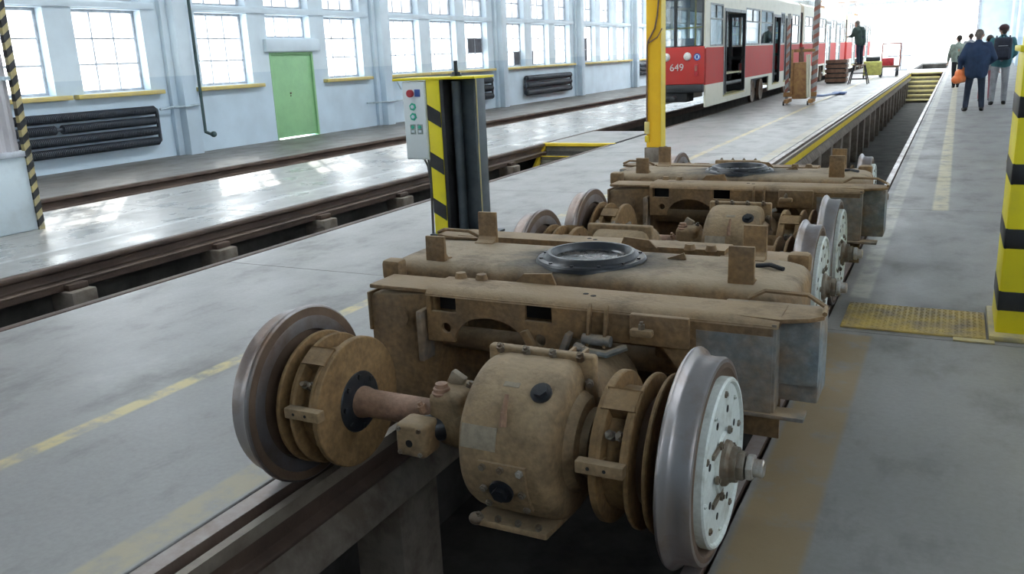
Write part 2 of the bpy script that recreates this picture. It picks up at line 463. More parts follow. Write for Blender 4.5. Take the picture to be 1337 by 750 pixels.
# ------------------------------------------------------------------ geometry helpers
class MB:
    """collects shapes and links them as ONE mesh object"""
    def __init__(self):
        self.bm = bmesh.new()
    def _add(self, verts, faces):
        vs = [self.bm.verts.new(v) for v in verts]
        for f in faces:
            try:
                self.bm.faces.new([vs[i] for i in f])
            except ValueError:
                pass
        return vs
    def box(self, x0, x1, y0, y1, z0, z1, rot=None, about=None):
        v = [(x, y, z) for x in (x0, x1) for y in (y0, y1) for z in (z0, z1)]
        if rot is not None:
            c = Vector(about or ((x0 + x1) / 2, (y0 + y1) / 2, (z0 + z1) / 2))
            v = [tuple(rot @ (Vector(p) - c) + c) for p in v]
        self._add(v, [(0, 1, 3, 2), (4, 6, 7, 5), (0, 4, 5, 1), (2, 3, 7, 6), (0, 2, 6, 4), (1, 5, 7, 3)])
        return self
    def cyl(self, a, b, r, r2=None, n=16, caps=True):
        a, b = Vector(a), Vector(b)
        r2 = r if r2 is None else r2
        d = (b - a).normalized()
        u = d.orthogonal().normalized()
        w = d.cross(u)
        v = []
        for (p, q) in ((a, r), (b, r2)):
            for i in range(n):
                t = 2 * PI * i / n
                v.append(tuple(p + (u * math.cos(t) + w * math.sin(t)) * q))
        f = [(i, (i + 1) % n, n + (i + 1) % n, n + i) for i in range(n)]
        if caps:
            f += [tuple(range(n))[::-1], tuple(range(n, 2 * n))]
        self._add(v, f)
        return self
    def tube(self, pts, r, n=8):
        for a, b in zip(pts[:-1], pts[1:]):
            self.cyl(a, b, r, n=n)
        for p in pts[1:-1]:
            self.ball(p, (r, r, r), n=n, m=5)
        return self
    def ball(self, c, r, n=16, m=10):
        c = Vector(c)
        v = [tuple(c + Vector((0, 0, r[2])))]
        for j in range(1, m):
            p = PI * j / m
            for i in range(n):
                t = 2 * PI * i / n
                v.append(tuple(c + Vector((r[0] * math.sin(p) * math.cos(t), r[1] * math.sin(p) * math.sin(t), r[2] * math.cos(p)))))
        v.append(tuple(c - Vector((0, 0, r[2]))))
        f = [(0, 1 + i, 1 + (i + 1) % n) for i in range(n)]
        for j in range(m - 2):
            o = 1 + j * n
            f += [(o + i, o + n + i, o + n + (i + 1) % n, o + (i + 1) % n) for i in range(n)]
        o = 1 + (m - 2) * n
        f += [(o + i, len(v) - 1, o + (i + 1) % n) for i in range(n)]
        self._add(v, f)
        return self
    def lathe(self, prof, cx=0, cy=0, cz=0, axis='X', n=48, closed=True):
        """profile of (along, radius) turned about an axis through (cx,cy,cz)"""
        v = []
        k = len(prof)
        for i in range(n):
            t = 2 * PI * i / n
            for (a, r) in prof:
                r = max(r, 1e-4)
                if axis == 'X':
                    v.append((cx + a, cy + r * math.cos(t), cz + r * math.sin(t)))
                elif axis == 'Y':
                    v.append((cx + r * math.cos(t), cy + a, cz + r * math.sin(t)))
                else:
                    v.append((cx + r * math.cos(t), cy + r * math.sin(t), cz + a))
        f = []
        for i in range(n):
            j = (i + 1) % n
            for q in range(k if closed else k - 1):
                p = (q + 1) % k
                f.append((i * k + q, i * k + p, j * k + p, j * k + q))
        self._add(v, f)
        return self
    def prism(self, pts, a, b, axis='Y'):
        """polygon extruded from a to b; pts are (x,z) for Y, (y,z) for X, (x,y) for Z"""
        def P(p, t):
            return (p[0], t, p[1]) if axis == 'Y' else ((t, p[0], p[1]) if axis == 'X' else (p[0], p[1], t))
        n = len(pts)
        v = [P(p, a) for p in pts] + [P(p, b) for p in pts]
        f = [tuple(range(n)), tuple(range(2 * n - 1, n - 1, -1))]
        f += [(i, n + i, n + (i + 1) % n, (i + 1) % n) for i in range(n)]
        self._add(v, f)
        return self
    def build(self, name, m, parent=None, bevel=0.0, seg=2, smooth=None, loc=None):
        bm = self.bm
        if bevel > 0:
            bmesh.ops.remove_doubles(bm, verts=bm.verts, dist=1e-5)
            es = [e for e in bm.edges if len(e.link_faces) == 2 and e.calc_face_angle(0) > 0.6]
            bmesh.ops.bevel(bm, geom=es, offset=bevel, segments=seg, profile=0.5, affect='EDGES', clamp_overlap=True)
        bmesh.ops.recalc_face_normals(bm, faces=bm.faces)
        me = bpy.data.meshes.new(name)
        bm.to_mesh(me)
        bm.free()
        return link(name, me, m, parent, smooth if smooth is not None else 0.6, loc)

def link(name, me, m, parent=None, smooth=0.6, loc=None):
    if m is not None:
        me.materials.append(M[m] if isinstance(m, str) else m)
    if smooth:
        me.polygons.foreach_set('use_smooth', [True] * len(me.polygons))
        try:
            me.set_sharp_from_angle(angle=smooth)
        except Exception:
            pass
    o = bpy.data.objects.new(name, me)
    C.objects.link(o)
    if parent is not None:
        o.parent = parent
    if loc is not None:
        o.location = loc
    return o

def tag(o, label=None, cat=None, group=None, kind=None):
    if label:
        o['label'] = label
    if cat:
        o['category'] = cat
    if group:
        o['group'] = group
    if kind:
        o['kind'] = kind
    return o

def empty(name, loc=(0, 0, 0), rz=0.0, label=None, cat=None, group=None, kind=None, parent=None):
    o = bpy.data.objects.new(name, None)
    C.objects.link(o)
    o.empty_display_size = 0.2
    o.location = loc
    o.rotation_euler = (0, 0, rz)
    if parent is not None:
        o.parent = parent
    return tag(o, label, cat, group, kind)

def dup(o, parent=None, loc=None, rz=None):
    c = o.copy()
    C.objects.link(c)
    c.parent = parent
    if loc is not None:
        c.location = loc
    if rz is not None:
        c.rotation_euler = (0, 0, rz)
    for ch in list(o.children):
        dup(ch, c)
    return c

def plate(name, outer, holes, y0, thick, m, parent=None, bevel=0.0, plane='XZ', smooth=0.6):
    """a flat plate cut to an outline, with holes, from a filled 2D curve"""
    cu = bpy.data.curves.new(name, 'CURVE')
    cu.dimensions = '2D'
    cu.fill_mode = 'BOTH'
    cu.extrude = thick / 2 - bevel
    cu.bevel_depth = bevel
    cu.bevel_resolution = 2
    cu.offset = -bevel
    for ring in [outer] + holes:
        s = cu.splines.new('POLY')
        s.points.add(len(ring) - 1)
        for p, q in zip(s.points, ring):
            p.co = (q[0], q[1], 0, 1)
        s.use_cyclic_u = True
    t = bpy.data.objects.new('tmp', cu)
    C.objects.link(t)
    bpy.context.view_layer.update()
    me = bpy.data.meshes.new_from_object(t.evaluated_get(bpy.context.evaluated_depsgraph_get()))
    bpy.data.objects.remove(t)
    bpy.data.curves.remove(cu)
    if plane == 'XZ':
        me.transform(Matrix(((1, 0, 0, 0), (0, 0, -1, y0 + thick / 2), (0, 1, 0, 0), (0, 0, 0, 1))))
    else:
        me.transform(Matrix.Translation((0, 0, y0 + thick / 2)))
    me.materials.clear()
    return link(name, me, m, parent, smooth)

def text(name, s, size, m, parent, loc, rot, depth=0.004):
    cu = bpy.data.curves.new(name, 'FONT')
    cu.body = s
    cu.size = size
    cu.align_x = 'CENTER'
    cu.align_y = 'CENTER'
    cu.extrude = depth
    t = bpy.data.objects.new('tmp', cu)
    C.objects.link(t)
    bpy.context.view_layer.update()
    me = bpy.data.meshes.new_from_object(t.evaluated_get(bpy.context.evaluated_depsgraph_get()))
    bpy.data.objects.remove(t)
    bpy.data.curves.remove(cu)
    me.materials.clear()
    o = link(name, me, m, parent, 0)
    o.location = loc
    o.rotation_euler = rot
    return o

def circle(cx, cz, r, n=20, ry=None):
    ry = ry or r
    return [(cx + r * math.cos(2 * PI * i / n), cz + ry * math.sin(2 * PI * i / n)) for i in range(n)]

def rect(x0, x1, z0, z1):
    return [(x0, z0), (x1, z0), (x1, z1), (x0, z1)]

def grid_wall(mb, u0, u1, v0, v1, holes, put):
    """fills a rectangle with boxes around rectangular openings; put(ua,ub,va,vb) adds one box"""
    us = sorted({u0, u1, *[q for hq in holes for q in hq[:2] if u0 < q < u1]})
    for a, b in zip(us[:-1], us[1:]):
        cuts = sorted((hq[2], hq[3]) for hq in holes if hq[0] < (a + b) / 2 < hq[1])
        z = v0
        for (p, q) in cuts:
            if p > z + 1e-6:
                put(a, b, z, p)
            z = max(z, q)
        if z < v1 - 1e-6:
            put(a, b, z, v1)

# ================================================================== SETTING
Y0, Y1 = -8.0, 72.0
floor = empty('floor', kind='structure')
tag(floor, 'grey concrete depot floor cut by long inspection pits')

def slabs(x0, x1, joints, m, z=0.0, th=0.14):
    for a, b in zip(joints[:-1], joints[1:]):
        MB().box(x0, x1, a + 0.004, b - 0.004, z - th, z).build('slab', m, floor, bevel=0.004, seg=1)

slabs(-5.5, -2.343, [Y0, 1.1, 5.35, 9.55, 13.7, 17.9, 22.1, 26.3, 30.5, 36, 42, 50, 60, Y1], 'floor_main')
slabs(-0.585, 3.0, [Y0, 0.9, 5.06, 9.2, 13.3, 17.4, 21.5, 25.6, 30, 36, 42, 50, 60, Y1], 'floor_right')
slabs(-10.0, -7.02, [Y0, 3.0, 7.5, 12.0, 16.5, 21, 25.5, 30, 36, 42, 50, 60, Y1], 'floor_platform')
slabs(-13.85, -11.17, [Y0, 6, 14, 22, 30, 40, 50, 60, Y1], 'floor_walk')
slabs(-7.02, -5.5, [15.15, 17.6], 'floor_main')
slabs(-2.36, -0.585, [50.0, 56.0], 'floor_main')

def pit(x0, x1, ya, yb, depth, back=0.0):
    MB().box(x0 - back - 0.2, x0 - back, ya, yb, -depth, -0.14).build('pit_wall', 'pit_concrete', floor)
    MB().box(x1, x1 + 0.2, ya, yb, -depth, -0.14).build('pit_wall', 'pit_concrete', floor)
    MB().box(x0 - back - 0.2, x1 + 0.2, ya, yb, -depth - 0.1, -depth).build('pit_bottom', 'pit_concrete', floor)
    for y in (ya, yb):
        MB().box(x0 - back, x1, y - 0.1, y + 0.1, -depth, -0.14).build('pit_end', 'pit_concrete', floor)
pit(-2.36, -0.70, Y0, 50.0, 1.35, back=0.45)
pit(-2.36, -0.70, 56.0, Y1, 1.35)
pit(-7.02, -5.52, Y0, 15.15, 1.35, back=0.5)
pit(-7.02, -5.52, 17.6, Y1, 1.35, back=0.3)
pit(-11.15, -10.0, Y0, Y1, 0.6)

# rails --------------------------------------------------------------
def rail(name, prof, ya, yb, label, m='rail_brown', group=None):
    r = empty(name, (0, 0, 0), label=label, cat='rail', group=group)
    MB().prism(prof, ya, yb, 'Y').build('rail_body', m, r, bevel=0.006, seg=2)
    return r
r1 = rail('grooved_rail', [(-2.328, 0.0), (-2.245, 0.0), (-2.239, -0.045), (-2.188, -0.045), (-2.183, -0.004), (-2.148, -0.004),
                           (-2.148, -0.055), (-2.183, -0.07), (-2.183, -0.15), (-2.143, -0.165), (-2.143, -0.185), (-2.328, -0.185)],
          Y0, 50.0, 'rusty grooved rail with worn bright head under the left wheels of the bogies')
MB().box(-2.326, -2.247, Y0, 50, 0.0, 0.0015).build('running_band', 'rail_head', r1, smooth=0)
MB().box(-2.185, -2.145, Y0, 50, -0.0045, -0.001).box(-2.1495, -2.145, Y0, 50, -0.055, -0.0045).build('guard_lip', 'rail_lip', r1, smooth=0)
MB().prism([(-2.42, -0.19), (-2.185, -0.19), (-2.12, -0.30), (-2.12, -0.36), (-2.42, -0.36)], Y0, 50, 'Y').build('edge_beam', 'post_concrete', r1, bevel=0.01)
y = -7.2
while y < 50:
    MB().box(-2.44, -2.16, y - 0.17, y + 0.17, -1.35, -0.36).build('support_post', 'post_concrete', r1, bevel=0.02)
    y += 1.72
MB().box(-2.175, -2.15, 8.9, 50.0, -0.175, -0.045).build('edge_angle', 'yellow_paint', r1, bevel=0.005)
r2 = rail('flat_rail', [(-0.663, -0.0), (-0.60, 0.0), (-0.60, -0.05), (-0.63, -0.07), (-0.63, -0.14), (-0.59, -0.17), (-0.71, -0.17), (-0.65, -0.14), (-0.65, -0.07), (-0.663, -0.05)],
          Y0, 50.0, 'rusty rail set flush in the floor under the right wheels of the bogies')
MB().box(-0.661, -0.603, Y0, 50, 0.0, 0.0015).build('running_band', 'rail_head', r2, smooth=0)
MB().box(-0.73, -0.66, Y0, 50, -0.36, -0.17).build('edge_beam', 'post_concrete', r2, bevel=0.01)
r3 = rail('pit_rail', [(-7.005, 0.005), (-6.93, 0.005), (-6.92, -0.01), (-6.92, -0.045), (-6.955, -0.06), (-6.955, -0.13), (-6.89, -0.15), (-6.89, -0.17), (-7.02, -0.17), (-7.02, -0.02)],
          Y0, 15.1, 'dark brown rail on concrete posts along the open pit left of the striped post')
MB().box(-7.05, -6.90, Y0, 15.1, -0.22, -0.172).build('bearing_plate', 'rail_brown', r3)
for y in (-2.15, -0.4, 1.35, 3.1, 4.85, 6.6, 8.32, 10.06, 11.8, 13.5):
    MB().box(-7.06, -6.76, y - 0.13, y + 0.13, -1.35, -0.222).build('support_post', 'post_concrete', r3, bevel=0.02)
    MB().box(-7.03, -6.83, y - 0.10, y + 0.10, -0.222, -0.165).build('rail_clip', 'rail_brown', r3, bevel=0.01)
r4 = rail('pit_edge_rail', [(-5.60, 0.0), (-5.525, 0.0), (-5.525, -0.05), (-5.55, -0.07), (-5.55, -0.17), (-5.58, -0.17), (-5.58, -0.07), (-5.60, -0.05)],
          Y0, 15.1, 'rail along the slab edge opposite the posts in the open pit')
rail('tram_rail', [(-7.005, 0.005), (-6.93, 0.005), (-6.93, -0.05), (-6.955, -0.07), (-6.955, -0.17), (-7.02, -0.17), (-7.02, -0.02)], 15.15, Y1,
     'far rail under the left wheels of the red trams')
rail('tram_rail', [(-5.60, 0.0), (-5.51, 0.0), (-5.51, -0.05), (-5.54, -0.07), (-5.54, -0.17), (-5.58, -0.17), (-5.58, -0.07), (-5.60, -0.05)], 15.15, Y1,
     'near rail under the right wheels of the red trams')
rail('wall_track_rail', [(-11.165, 0.0), (-11.09, 0.0), (-11.08, -0.05), (-11.12, -0.07), (-11.12, -0.15), (-11.06, -0.18), (-11.06, -0.21), (-11.165, -0.21)], Y0, Y1,
     'dark brown rail beside the walkway along the window wall')
rail('platform_track_rail', [(-10.08, -0.01), (-10.01, -0.01), (-10.01, -0.06), (-10.03, -0.08), (-10.03, -0.2), (-10.06, -0.2), (-10.06, -0.08), (-10.08, -0.06)], Y0, Y1,
     'rail against the sunlit platform edge on the window side')
# cables lying in the near pit
t = MB().tube([(-2.0 + 0.12 * math.sin(k * 0.9), 1.5 + 0.09 * k, -1.30 + 0.25 * max(0, 1 - abs(k - 6) / 5)) for k in range(14)], 0.02).build('pit_cable', 'cable')
tag(t, 'dark cable looping up from the pit bottom under the front wheelset', 'cable')
# stairs -------------------------------------------------------------
st = empty('pit_stairs', (-6.25, 15.1, -1.35), label='yellow edged steps leading down into the open pit behind the striped post', cat='stairs')
for k in range(5):
    zt = 1.35 - 0.22 * (k + 1)
    ya = -0.30 * (k + 1)
    MB().box(-0.66, 0.66, ya, ya + 0.30, zt - 0.05, zt).build('tread', 'stair_step', st, bevel=0.005)
    MB().box(-0.66, 0.66, ya + 0.29, ya + 0.31, zt, zt + 0.16).build('riser', 'riser_grey', st)
    MB().box(-0.66, 0.66, ya - 0.005, ya + 0.035, zt, zt + 0.012).build('nosing', 'yellow_paint', st)
MB().box(-0.73, 0.72, -0.055, 0.045, 1.30, 1.358).build('nosing', 'yellow_paint', st, bevel=0.006)
for s in (-1, 1):
    MB().prism([(-0.02, 1.34), (-0.02, 1.20), (-1.60, 0.04), (-1.60, 0.18)], s * 0.70 - 0.03, s * 0.70 + 0.03, 'X').build('stringer', 'yellow_paint', st, bevel=0.006)
st2 = empty('pit_stairs', (-1.53, 49.95, -1.35), label='pale wooden steps at the far end of the bogie pit', cat='stairs')
for k in range(6):
    zt = 1.35 - 0.2 * (k + 1)
    ya = -0.45 * (k + 1)
    MB().box(-0.72, 0.72, ya, ya + 0.45, zt - 0.08, zt).build('tread', 'stair_nose', st2, bevel=0.006)
    MB().box(-0.72, 0.72, ya + 0.42, ya + 0.44, zt, zt + 0.12).build('riser', 'stair_step', st2)
MB().box(-0.80, 0.80, -0.25, 0.0, 1.29, 1.356).build('tread', 'stair_nose', st2, bevel=0.006)

# left wall with windows ---------------------------------------------
XW = -13.85
bays = [-7.95 + 6.9 * k for k in range(0, 12)]          # 5.85, 12.75, 19.65, 26.55 ... are in view
holes, wins = [], []
ZL = (1.31, 2.77)
ZU = (2.92, 4.42)
for b in bays:
    for k, (a, c) in enumerate(((0.65, 2.12), (2.70, 4.20), (4.75, 6.22))):
        ya, yb = b + a, b + c
        if yb > Y1 - 0.5:
            continue
        if abs(b - 12.75) < 0.1 and k == 1:
            holes += [(ya, yb, 0.0, 1.95), (ya, yb, 2.27, ZL[1]), (ya, yb, *ZU)]
            wins += [(ya, yb, 2.27, ZL[1], 1, b, k), (ya, yb, *ZU, 2, b, k)]
        else:
            holes += [(ya, yb, *ZL), (ya, yb, *ZU)]
            wins += [(ya, yb, *ZL, 3, b, k), (ya, yb, *ZU, 3, b, k)]
wl = MB()
grid_wall(wl, Y0, Y1, -0.2, 6.8, holes, lambda a, b, c, d: wl.box(XW - 0.4, XW, a, b, c, d))
wall = tag(wl.build('wall_left', 'wall_blue', smooth=0), 'pale blue painted wall with tall factory windows', kind='structure')
for b in bays:
    for (w_, d_) in ((0.62, 0.10), (0.34, 0.28)):
        MB().box(XW, XW + d_, b + 0.02 - w_ / 2, b + 0.02 + w_ / 2, 0, 6.8).build('pilaster', 'wall_blue', wall, bevel=0.01)
    if b > -2:
        MB().box(XW, XW + 0.07, b + 0.4, b + 6.5, 2.79, 2.90).build('ledge', 'wall_blue', wall, bevel=0.008)
MB().box(XW, XW + 0.10, 15.3, 17.15, 1.97, 2.24).build('lintel', 'wall_blue', wall, bevel=0.01)

def window(i, ya, yb, za, zb, rows, cols, pane, x=XW - 0.22, sill=False, dark=(), split=True, inward=1):
    w = empty('window_%d' % i, (x, (ya + yb) / 2, za), kind='structure')
    hw, hh = (yb - ya) / 2, zb - za
    f = MB()
    f.box(-0.03, 0.03, -hw, -hw + 0.045, 0, hh).box(-0.03, 0.03, hw - 0.045, hw, 0, hh)
    f.box(-0.03, 0.03, -hw + 0.045, hw - 0.045, 0, 0.05).box(-0.03, 0.03, -hw + 0.045, hw - 0.045, hh - 0.05, hh)
    f.build('window_frame', 'bar_grey', w)
    iw, ih = (2 * hw - 0.09) / cols, (hh - 0.1) / rows
    for c in range(1, cols):
        u = -hw + 0.045 + iw * c
        MB().box(-0.02, 0.02, u - 0.012, u + 0.012, 0.05, hh - 0.05).build('glazing_bar', 'bar_grey', w)
    for r in range(1, rows):
        v = 0.05 + ih * r
        MB().box(-0.022, 0.022, -hw + 0.045, hw - 0.045, v - 0.014, v + 0.014).build('glazing_bar', 'bar_grey', w)
    if split:
        for c in range(cols):
            for r in range(rows):
                u, v = -hw + 0.045 + iw * c, 0.05 + ih * r
                MB().box(-0.003, 0.003, u, u + iw, v, v + ih).build('pane', 'outdoor_grey' if (c, r) in dark else pane, w, smooth=0)
    else:
        MB().box(-0.003, 0.003, -hw + 0.045, hw - 0.045, 0.05, hh - 0.05).build('pane', pane, w, smooth=0)
    if sill:
        MB().box(0.10, 0.36, -hw - sill, hw + sill, -0.09, -0.012).build('sill', 'sill_yellow', w, bevel=0.012)
    return w
wi = 0
for (ya, yb, za, zb, rows, b, k) in wins:
    wi += 1
    near = 5 < b < 34
    low = za < 2
    dk = ()
    if low and 19 < b < 20 and k == 2:
        dk = ((2, 1), (1, 1))
    if low and 26 < b < 27 and k == 0:
        dk = ((2, 0),)
    if low and 26 < b < 27 and k == 1:
        dk = ((0, 0),)
    if low and 33 < b < 34 and k == 0:
        dk = ((0, 0), (0, 1), (1, 0), (1, 1))
    joined = 19 < b < 41
    window(wi, ya, yb, za, zb, rows, 3, 'pane_milky' if za < 2.5 else 'pane_clear', sill=(0.285 if joined else 0.22) if low else False, dark=dk, split=near)
# green door
d = empty('door_1', (XW - 0.06, 16.20, 0), kind='structure')
tag(d, 'pale green steel door under a small window in the left wall')
MB().box(-0.03, 0.02, -0.70, 0.70, 0.03, 1.90).build('door_leaf', 'door_green', d, bevel=0.006)
f = MB().box(-0.05, 0.07, -0.75, -0.70, 0, 1.95).box(-0.05, 0.07, 0.70, 0.75, 0, 1.95).box(-0.05, 0.07, -0.70, 0.70, 1.90, 1.95)
f.build('door_frame', 'door_green', d)
MB().cyl((0.02, -0.12, 1.03), (0.05, -0.12, 1.03), 0.018).build('door_knob', 'bolt_steel', d)
MB().cyl((0.02, -0.12, 0.97), (0.035, -0.12, 0.97), 0.014).build('keyhole', 'bolt_steel', d)

# right wall, end walls, ceiling
XR = 3.0
rb = [(-4.0 + 6.9 * k, -4.0 + 6.9 * k + 4.6, 2.0, 4.9) for k in range(0, 11)]
wr = MB()
grid_wall(wr, Y0, Y1, -0.2, 6.8, rb, lambda a, b, c, d: wr.box(XR, XR + 0.35, a, b, c, d))
wallr = tag(wr.build('wall_right', 'wall_blue', smooth=0), 'pale blue wall on the right behind the visitors', kind='structure')
for k in range(11):
    MB().box(XR - 0.22, XR, -5.35 + 6.9 * k, -4.9 + 6.9 * k, 0, 6.8).build('pilaster', 'wall_blue', wallr, bevel=0.01)
for (a, b, c, d_) in rb:
    wi += 1
    window(wi, a, b, c, d_, 3, 6, 'pane_milky', x=XR + 0.17, split=False)
wf = MB()
grid_wall(wf, XW - 0.4, XR + 0.35, -0.2, 6.8, [(-7.6, 0.95, -0.2, 4.25)], lambda a, b, c, d: wf.box(a, b, Y1, Y1 + 0.3, c, d))
wallf = tag(wf.build('wall_far', 'wall_blue', smooth=0), 'far end wall with a wide open gateway full of daylight', kind='structure')
MB().box(-7.8, 1.15, Y1 - 0.12, Y1, 4.25, 4.45).build('gate_lintel', 'bar_grey', wallf)
for x in (-7.7, 1.0):
    MB().box(x - 0.08, x + 0.08, Y1 - 0.12, Y1, 0, 4.25).build('gate_jamb', 'bar_grey', wallf)
wbk = MB().box(XW - 0.4, XR + 0.35, Y0 - 0.3, Y0, -0.2, 6.8).build('wall_back', 'wall_blue', smooth=0)
tag(wbk, 'end wall behind the camera', kind='structure')
sky = [(-12.2, -9.0, 40, 71), (-8.2, -5.8, 2, 71), (-5.0, -1.0, 40, 71)]  # the two side strips are unseen, added to brighten the far end
cl = MB()
grid_wall(cl, XW - 0.4, XR + 0.35, Y0 - 0.3, Y1 + 0.3, [(a, b, c, d) for (a, b, c, d) in sky], lambda a, b, c, d: cl.box(a, b, c, d, 6.8, 7.0))
ceil = tag(cl.build('ceiling', 'roof_grey', smooth=0), 'flat light roof with a long glazed strip and far side strips added for light', kind='structure')
for (a, b, c, d) in sky:
    y = c
    while y < d - 0.1:
        MB().box(a, b, y, min(d, y + 3.5) - 0.06, 6.88, 6.9).build('roof_pane', 'pane_roof', ceil, smooth=0)
        MB().box(a, b, min(d, y + 3.5) - 0.06, min(d, y + 3.5), 6.8, 6.98).build('roof_bar', 'frame_white', ceil, smooth=0)
        y += 3.5
for y in range(3, 72, 7):
    tr = MB().box(XW, XR, y - 0.08, y + 0.08, 6.62, 6.8)
    tr.box(XW, XR, y - 0.05, y + 0.05, 5.9, 6.0)
    for k in range(12):
        xa = XW + 1.4 * k
        tr.cyl((xa, y, 5.95), (xa + 0.7, y, 6.65), 0.035, n=6)
        tr.cyl((xa + 0.7, y, 6.65), (xa + 1.4, y, 5.95), 0.035, n=6)
    tr.build('roof_truss', 'roof_grey', ceil)
yd = MB().box(-60, 60, Y1 + 0.35, 190, -0.25, -0.05).build('ground', 'asphalt')
tag(yd, 'bright paved yard beyond the open gateway', kind='structure')

# radiators ----------------------------------------------------------
def radiator(ya, yb, za, zb, n, label, gap=None):
    r = empty('finned_radiator', (XW, ya, za), label=label, cat='radiator', group='finned pipe radiators on the window wall')
    p = (zb - za) / n
    for k in range(n):
        z = p * (k + 0.5)
        rr = p * 0.41
        segs = [(0, yb - ya)]
        if gap is not None and k == 2:
            segs = [(0, gap), (gap + 0.12, yb - ya)]
        for (a, b) in segs:
            m = int((b - a) / 0.035)
            prof = [(a, 0.03)]
            for q in range(m):
                prof += [(a + 0.01 + 0.035 * q, rr), (a + 0.025 + 0.035 * q, rr), (a + 0.0275 + 0.035 * q, rr * 0.82), (a + 0.0425 + 0.035 * q, rr * 0.82)]
            prof += [(b, 0.03)]
            MB().lathe(prof, 0.14, 0, z, 'Y', n=12, closed=False).build('finned_pipe', 'radiator', r)
        MB().cyl((0.14, -0.06, z), (0.14, yb - ya + 0.06, z), 0.03, n=10).build('pipe', 'radiator', r)
    for y in (-0.05, yb - ya + 0.05):
        MB().cyl((0.14, y, p * 0.5), (0.14, y, p * (n - 0.5)), 0.035, n=10).build('end_pipe', 'radiator', r)
    return r
radiator(8.2, 11.95, 0.25, 1.03, 4, 'dark finned radiator with four long pipes behind the corrugated column', gap=1.62)
radiator(21.6, 25.75, 0.30, 1.06, 3, 'dark finned radiator mostly hidden behind the yellow and black striped post')
radiator(28.4, 32.4, 0.25, 1.00, 3, 'dark finned radiator with three fat pipes midway to the yellow pole')
radiator(41.0, 45.0, 0.50, 1.10, 3, 'small distant finned radiator just left of the tall yellow pole')
p = MB().tube([(XW + 0.14, 12.09, 0.93), (XW + 0.16, 12.40, 0.95), (XW + 0.33, 12.55, 0.95), (XW + 0.33, 12.92, 0.97)], 0.025).build('feed_pipe', 'pipe_blue')
tag(p, 'thin pale blue pipe running from the radiator across the pilaster', 'pipe')
p = empty('drain_pipe', (XW + 0.32, 12.99, 0), label='thin dark green pipe down the side of the near pilaster', cat='pipe')
MB().tube([(0, 0, 6.7), (0, 0, 0.42), (0.06, 0.10, 0.36)], 0.03).build('pipe_run', 'pipe_green', p)
MB().ball((0.08, 0.13, 0.36), (0.06, 0.07, 0.06)).build('valve', 'pipe_green', p)
p = MB().tube([(XW + 0.05, 20.0, 1.17), (XW + 0.10, 20.1, 1.15), (XW + 0.10, 20.3, 1.12), (XW + 0.05, 20.55, 0.9)], 0.018).build('pipe_stub', 'pipe_blue')
tag(p, 'short bent pipe stub on the wall left of the control box', 'pipe')
p = MB().tube([(XW + 0.06, 18.9, 0.62), (XW + 0.34, 19.4, 0.62), (XW + 0.34, 19.9, 0.62), (XW + 0.06, 20.9, 0.60)], 0.022).build('wall_pipe', 'pipe_blue')
tag(p, 'low pale pipe passing round the pilaster left of the striped post', 'pipe')

# left column with corrugated cladding -------------------------------
c = empty('clad_column', (-9.3, 4.9, 0), label='corrugated metal clad column on a white plinth at the left edge', cat='column')
MB().box(-0.4, 0.4, -1.7, 1.12, 0, 0.80).build('plinth', 'column_base', c, bevel=0.015)
MB().box(-0.42, 0.42, -1.72, 1.13, 0.80, 0.86).build('plinth_cap', 'bar_grey', c, bevel=0.01)
pts = []
y = -1.7
while y < 1.0:
    pts += [(0.335, y), (0.375, y + 0.03), (0.375, y + 0.07), (0.335, y + 0.10)]
    y += 0.145
pts += [(0.335, 1.05), (-0.4, 1.05), (-0.4, -1.7)]
MB().prism(pts, 0.86, 4.0, 'Z').build('corrugated_cladding', 'column_clad', c, smooth=0.3)
MB().box(0.33, 0.40, -1.7, 1.08, 1.60, 1.64).build('band', 'pipe_blue', c)
e = MB().box(0.365, 0.42, 1.06, 1.13, 0, 4.0).build('edge_guard', 'worn_yellow', c)
z = 0.03
while z < 3.9:
    MB().prism([(1.058, z), (1.132, z + 0.06), (1.132, z + 0.135), (1.058, z + 0.075)], 0.363, 0.423, 'X').build('stripe', 'stripe_black', e, smooth=0)
    z += 0.15

# ================================================================== BOGIES
ZA = 0.336           # axle height
YA = 1.125            # half wheelbase
bolt_me = None
def hexbolt(name, p, d, r, h, m, parent):
    """a hexagon head standing on p along d"""
    d = Vector(d).normalized()
    a = Vector(p)
    b = MB().cyl(a, a + d * h, r, n=6)
    b.cyl(a + d * h, a + d * (h * 1.5), r * 0.55, n=8)
    return b.build(name, m, parent, smooth=0.4)

